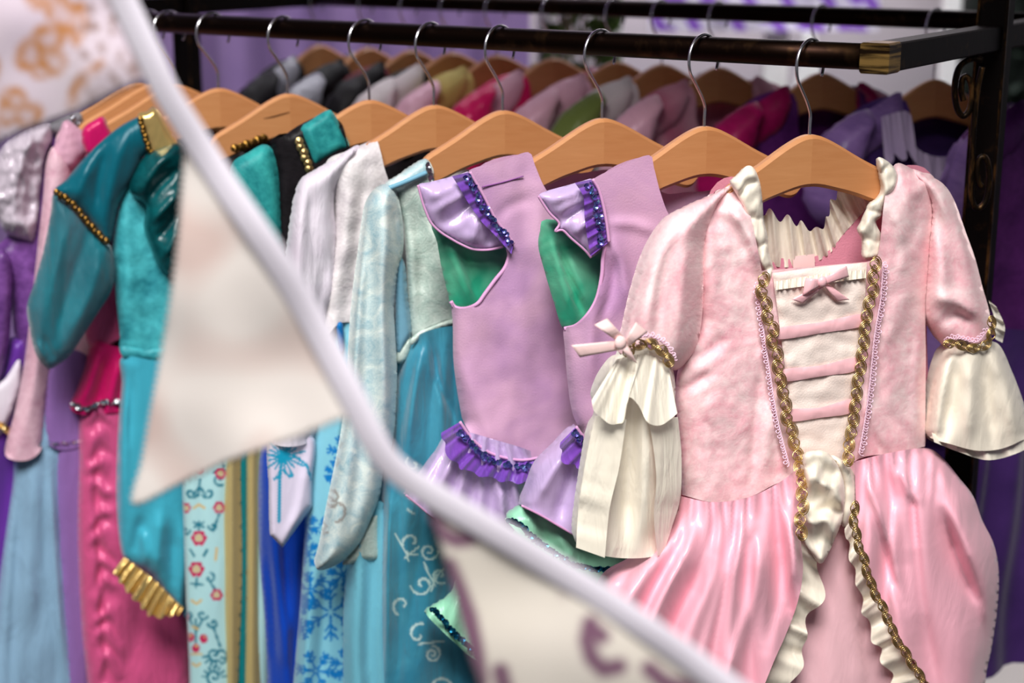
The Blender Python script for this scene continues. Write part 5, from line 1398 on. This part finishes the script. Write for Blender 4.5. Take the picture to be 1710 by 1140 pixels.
# ------------------------------------------------------------------ second row on the back rail
def hz(u):
    a, b = float(np.interp(.055, HU, HT)), float(np.interp(.085, HU, HT))
    u = abs(u)
    return float(np.interp(u, HU, HT)) if u < .085 else b + (b - a) / .03 * (u - .085) * .8
def simple_dress(G, name, label, body, shoulder, sleeve, skirt, seed, puff=True, collar=None, neck=.17, cat='dress', w=.135, sk=.2, slip=False):
    R = thing(name, label, cat, tuple(G.O - ZUP * 0.85), 'costumes on the back rail')
    a, b = .058, w
    so = [(-a, hz(a) + .006, 'o'), (-.048, -neck + .02, 'o'), (-.03, -neck, 'o'), (.03, -neck, 'o'), (.048, -neck + .02, 'o'), (a, hz(a) + .006), (b, hz(b) + .004), (b, -.25), (w - .012, -.39, 'o'), (0, -.40, 'o'), (-w + .012, -.39), (-b, -.25), (-b, hz(b) + .004)]
    kw = dict(mode='m', g=.011)
    nz_ = lambda x, y: .004 * noise2(x * 22, y * 14, seed)
    panel(G, 'bodice', so, body, R, .026, .035, 0, .02, back=False, fold=nz_, **kw)
    ba = [(-a, hz(a) + .006, 'o'), (-.03, -.125, 'o'), (.03, -.125, 'o'), (a, hz(a) + .006), (b, hz(b) + .004), (b, -.25), (w - .012, -.39, 'o'), (-w + .012, -.39), (-b, -.25), (-b, hz(b) + .004)]
    panel(G, 'back_panel', ba, body, R, -.02, .03, -.003, back=False, **kw)
    for s in (-1, 1):
        sh_ = [(s * (a - .002), hz(a) + .012), (s * .10, hz(.10) + .012), (s * (b + .01), hz(b) + .008), (s * (b + .005), hz(b) - .05), (s * .10, hz(.10) - .05), (s * (a + .002), hz(a) - .04)]
        panel(G, 'shoulder', sh_, shoulder, R, .022, .024, .010, .022, fold=nz_, **kw)
        if puff:
            sl = [(s * (b - .03), hz(b - .03) + .012), (s * (b + .02), hz(b) + .006), (s * (b + .055), hz(b) - .035), (s * (b + .06), hz(b) - .09), (s * (b + .03), hz(b) - .125), (s * (b - .005), hz(b) - .11), (s * (b - .012), hz(b) - .05)]
        else:
            sl = [(s * (b - .03), hz(b - .03) + .010), (s * (b + .015), hz(b) + .002), (s * (b + .04), hz(b) - .06), (s * (b + .055), hz(b) - .2), (s * (b + .06), hz(b) - .36), (s * (b + .012), hz(b) - .36), (s * (b + .0), hz(b) - .2), (s * (b - .015), hz(b) - .06)]
        panel(G, 'sleeve', sl, sleeve, R, .034, .022, .018, .034, fold=lambda x, y: .005 * noise2(x * 38, y * 30, seed + 2), **kw)
    if collar is not None:
        cb = [(-.10, hz(.10) + .004), (-a, hz(a) - .012), (-.045, -neck + .01), (0, -neck - .006), (.045, -neck + .01), (a, hz(a) - .012), (.10, hz(.10) + .004)]
        cf = [(-.115, hz(.10) + .03), (-.04, hz(a) + .028), (-.022, -neck + .04), (0, -neck + .028), (.022, -neck + .04), (.04, hz(a) + .028), (.115, hz(.10) + .03)]
        ruffle(G, 'collar_ruffle', cb, [(x * 1.0, z - .055) for x, z in cb], collar, R, .034, .050, 13, .008, 6, 10, seed, mode='m', wob=.1)
    ks = [(-w + .012, -.385, 'o'), (0, -.39, 'o'), (w - .012, -.385), (w + .03, -.5), (sk, -.84, 'o'), (0, -.86, 'o'), (-sk, -.84), (-w - .03, -.5)]
    panel(G, 'skirt', ks, skirt, R, .034, .05, 0, .03, g=.013, mode='m', fold=lambda x, y: .009 * np.sin(x * 120 * (.5 / np.maximum(.35, -y)) + 3 * noise2(x * 9, y * 4, seed)) * sstep(-.4, -.5, y))
    return R
c_ = lambda n, c, c2=None: cloth(n, c, c2, 14, .6, .2)
m_plum = velvet('plum_velvet', (108, 44, 122), (70, 22, 86), 30, .4, .4, .4, .3)
m_magv = velvet('magenta_velvet', (178, 16, 96), (120, 4, 60), 30, .4, .4, .4, .3)
m_lavv = velvet('lavender_velvet', (150, 116, 178), (104, 76, 136), 24, .38, .5, .5, .4)
m_purd = c_('deep_purple', (74, 40, 112), (60, 30, 96))
m_lrf = c_('lavender_ruffle', (192, 174, 206), (172, 152, 190))
m_pinkf = c_('dusty_pink_floral', (206, 150, 168), (182, 96, 124))
m_wlace = c_('white_lace', (224, 212, 214), (204, 190, 194))
m_olive = satin('olive_satin', (104, 116, 58), .4, .4, .2)
m_psat = satin('blush_satin', (222, 168, 188), .34, .5, .3)
m_hot = satin('hot_pink_satin', (206, 16, 92), .3, .6, .3)
m_yel = c_('cream_yellow', (208, 188, 112), (190, 166, 92))
m_grey = satin('silver_grey_satin', (150, 148, 158), .3, .6, .4)
m_red = c_('dark_red', (120, 14, 36), (90, 6, 24))
m_greenv = velvet('green_velvet', (30, 150, 128), (0, 88, 84), 26, .4, .4, .4, .4)
ROW = [  # stem column, angle, name, label, body, shoulder, sleeve, skirt, puff, collar
    (1775, 22, 'purple_gown', 'deep purple dress half hidden behind the dark rack post', m_plum, m_plum, m_lavv, m_purd, False, None),
    (1566, 20, 'ruffled_dress', 'lavender velvet dress with pale ruffled collar on the back rail', m_purd, m_lavv, m_lavv, m_purd, True, m_lrf),
    (1375, 22, 'magenta_dress', 'magenta shouldered plum velvet dress on the back rail', m_plum, m_magv, m_magv, m_plum, True, None),
    (1202, 24, 'floral_pink_dress', 'dusty pink dress with green skirt on the back rail', m_pinkf, m_pinkf, m_psat, m_greenv, True, None),
    (1107, 24, 'olive_dress', 'white lace dress with olive green sleeves on the back rail', m_wlace, m_wlace, m_olive, m_greenv, True, None),
    (1030, 24, 'blush_dress', 'blush satin dress on the back rail behind the middle hangers', m_psat, m_psat, m_psat, m_grey, True, None),
    (924, 24, 'hot_pink_dress', 'hot pink satin puff sleeved dress on the back rail', m_hot, m_psat, m_hot, m_grey, True, None),
    (830, 24, 'yellow_dress', 'cream yellow dress on the back rail left of the hot pink one', m_yel, m_yel, m_psat, m_yel, True, None),
    (754, 26, 'black_lace_dress', 'black dress with white lace sleeves on the back rail', m_black, m_wlace, m_wlace, m_black, True, None),
    (684, 34, 'dark_red_dress', 'dark red dress with black straps on the back rail', m_red, m_black, m_black, m_red, False, None),
    (612, 40, 'black_strap_dress', 'black strapped dress at the left of the back rail', m_black, m_black, m_grey, m_black, True, None),
    (530, 44, 'black_silver_dress', 'black and silver dress at the far end of the back rail', m_black, m_grey, m_black, m_grey, True, None)]
BL_ = ['half hidden behind the rack post', 'with the lavender ruffled dress', 'with the magenta shouldered dress', 'with the dusty pink dress', 'with the olive sleeved dress', 'with the blush satin dress', 'with the hot pink dress', 'with the cream yellow dress', 'with the black and white lace dress', 'with the dark red dress', 'with the black strapped dress', 'with the black and silver dress']
for i, (px_, th_, nm, lb, bo, sh_, sl_, sk_, pf, cl_) in enumerate(ROW):
    G = Frame(rail_at(px_, BACK), th_)
    hanger(G, 27, 'shaded wooden hanger on the back rail ' + BL_[i], 'wooden hangers on the back rail', th_)
    simple_dress(G, nm, lb, bo, sh_, sl_, sk_, 20 + i * 3, pf, cl_)
# ------------------------------------------------------------------ bunting hanging across the front, close to the lens
GN = Frame((0.0, 0.80, 1.45), -33)
m_tape = cloth('white_tape', (200, 194, 204), None, 10, .8, .15)
def flag_mat(name, base, base2, printed):
    m = cloth(name, base, base2, 8, .85, .15, printed=printed)
    return m
m_fl1 = flag_mat('floral_flag', (200, 184, 198), (206, 192, 200), [(176, 112, 40), (112, 74, 44)])
m_fl2 = flag_mat('plain_flag', (210, 202, 196), (214, 206, 200), [(192, 166, 158)])
m_fl3 = flag_mat('scroll_flag', (208, 200, 188), (212, 204, 194), [(112, 76, 98)])
bunt = thing('bunting', 'white bunting tape with three fabric pennants hanging across the foreground', 'bunting', tuple(GN.px([880], [1600], 0)[0]))
TAPE = [(150, -120), (182, -50), (206, 0), (233, 58), (256, 107), (278, 155), (308, 203), (338, 250), (378, 312), (425, 380), (468, 445), (504, 505), (540, 570), (574, 635), (602, 690), (624, 735), (655, 778), (705, 815), (780, 860), (850, 902), (920, 945), (990, 988), (1060, 1035), (1130, 1084), (1220, 1150), (1330, 1230)]
def tape_n(x, y): return .012 * noise2(x * .004, y * .004, 3)
def strip(name, path, half, mat, parent, dn=.0, thick=.0009):
    P = resample(path, 160); T = np.gradient(P, axis=0); T /= np.linalg.norm(T, axis=1)[:, None]
    M_ = np.column_stack([-T[:, 1], T[:, 0]])
    V = []; UV = []; F = []
    for s, dz in ((-1, 0), (-.9, .8), (0, 1.0), (.9, .8), (1, 0), (.9, -.8), (0, -1), (-.9, -.8)):
        Q = P + M_ * (half * s)
        X = GN.px(Q[:, 0], Q[:, 1], tape_n(P[:, 0], P[:, 1]) + dn + thick * dz)
        V += list(X); UV += list(GN.uz(X))
    n = len(P)
    for k in range(8):
        for i in range(n - 1):
            a = k * n + i; b = ((k + 1) % 8) * n + i
            F.append((a, a + 1, b + 1, b))
    return mesh(name, V, F, mat, parent, True, UV)
strip('tape', TAPE, 23, m_tape, bunt)
def pinked(pts, per=11.0, amp=3.6):
    q, fl = catmull(pts, per / 2, True)
    n = len(q); T = np.roll(q, -1, 0) - np.roll(q, 1, 0); T /= np.linalg.norm(T, axis=1)[:, None] + 1e-9
    M_ = np.column_stack([-T[:, 1], T[:, 0]])
    s = np.array([(1 if i % 2 else -1) * (0 if 'o' in fl[i] else 1) for i in range(n)])
    return q + M_ * (amp * s)[:, None]
def flag(name, pts, mat, fold, paint, dn=-.004):
    B = pinked(pts)
    o = panel(GN, name, [tuple(p) for p in B], mat, bunt, 0.0, 30, dn, back=False, g=6.5, fold=lambda x, y: fold(x, y) + tape_n(x, y), paint=paint, raw=True)
    o.modifiers.new('cloth_thickness', 'SOLIDIFY').thickness = .0012
    return o
def p1(px, py):
    g = np.zeros(len(px)); b = g.copy()
    n = noise2(px * .05, py * .05, 4)
    for cx, cy, rx, ry, ro in ((48, 88, 22, 34, .5), (82, 62, 30, 24, .2), (88, 100, 24, 30, -.4), (66, 118, 20, 16, .3), (100, 18, 26, 46, -.5), (130, 40, 16, 40, .1), (70, -20, 30, 40, .4), (22, 165, 26, 22, .4), (45, 190, 30, 20, -.3), (10, 190, 16, 24, 0), (-30, 120, 30, 40, .3), (-60, 40, 40, 30, 0), (-40, 210, 40, 24, 0), (130, 150, 12, 34, .5), (150, 120, 10, 30, .9)):
        e = disc(px, py, cx, cy, rx, ry, ro); i_ = disc(px, py, cx + 3, cy + 4, rx * .45, ry * .45, ro)
        g = np.maximum(g, e * (.9 - .55 * i_))
    g *= np.clip(.75 + .8 * n, 0, 1)
    t = np.clip((noise2(px * .055, py * .045, 7) + .5 * noise2(px * .12, py * .1, 9)) * 3.2, 0, 1) * sstep(118, 150, px + .1 * py) * (1 - .3 * sstep(0, 200, py))
    b = np.maximum(b, t * .8)
    return np.column_stack([np.clip(g * 1.15, 0, 1), b, 0 * g])
flag('floral_pennant', [(192, 10, 'o'), (214, 62, 'o'), (243, 124), (205, 148), (168, 168), (130, 186), (90, 202), (45, 217), (0, 236), (-70, 262), (-150, 285), (-240, 220), (-160, 60), (-60, -110), (20, -220), (110, -190, 'o'), (165, -70, 'o')], m_fl1, lambda x, y: .006 * noise2(x * .008, y * .008, 2), p1)
def p2(px, py):
    m = np.clip(noise2(px * .008 + .4, py * .007, 6) * 2.4 + .15, 0, 1)
    return np.column_stack([m * .8, 0 * m, 0 * m])
flag('plain_pennant', [(318, 232, 'o'), (378, 312, 'o'), (468, 445, 'o'), (540, 570, 'o'), (596, 680), (556, 704), (500, 727), (430, 752), (360, 780), (290, 812), (221, 842), (236, 770), (250, 690), (268, 595), (284, 500), (297, 400), (302, 330), (308, 270)], m_fl2, lambda x, y: .008 * noise2(x * .006, y * .006, 8), p2)
def p3(px, py):
    m = lines_mask(px, py, [[(726, 872), (738, 890), (762, 903), (786, 900)], [(716, 862), (740, 892)]], 13)
    m = np.maximum(m, lines_mask(px, py, [[(748, 945), (765, 985), (782, 1030), (792, 1080), (800, 1140)]], 17))
    m = np.maximum(m, lines_mask(px, py, [[(986, 1040), (980, 1068), (988, 1098), (1008, 1118), (1034, 1112)], [(1084, 1116), (1110, 1140), (1150, 1150)], [(836, 1120), (850, 1180)], [(984, 1045), (1005, 1062)]], 15))
    m = np.maximum(m, .25 * disc(px, py, 940, 994, 9))
    m = np.maximum(m, lines_mask(px, py, [[(880, 1200), (930, 1240), (980, 1220), (990, 1180)], [(1050, 1180), (1020, 1260)]], 15))
    return np.column_stack([m, 0 * m, 0 * m])
flag('scroll_pennant', [(692, 808, 'o'), (780, 860, 'o'), (920, 945, 'o'), (1060, 1035, 'o'), (1220, 1150), (1120, 1200), (1020, 1270), (930, 1350), (870, 1400), (838, 1290), (808, 1170), (782, 1085), (765, 1020), (745, 945), (727, 885)], m_fl3, lambda x, y: .008 * noise2(x * .005, y * .005, 5), p3)
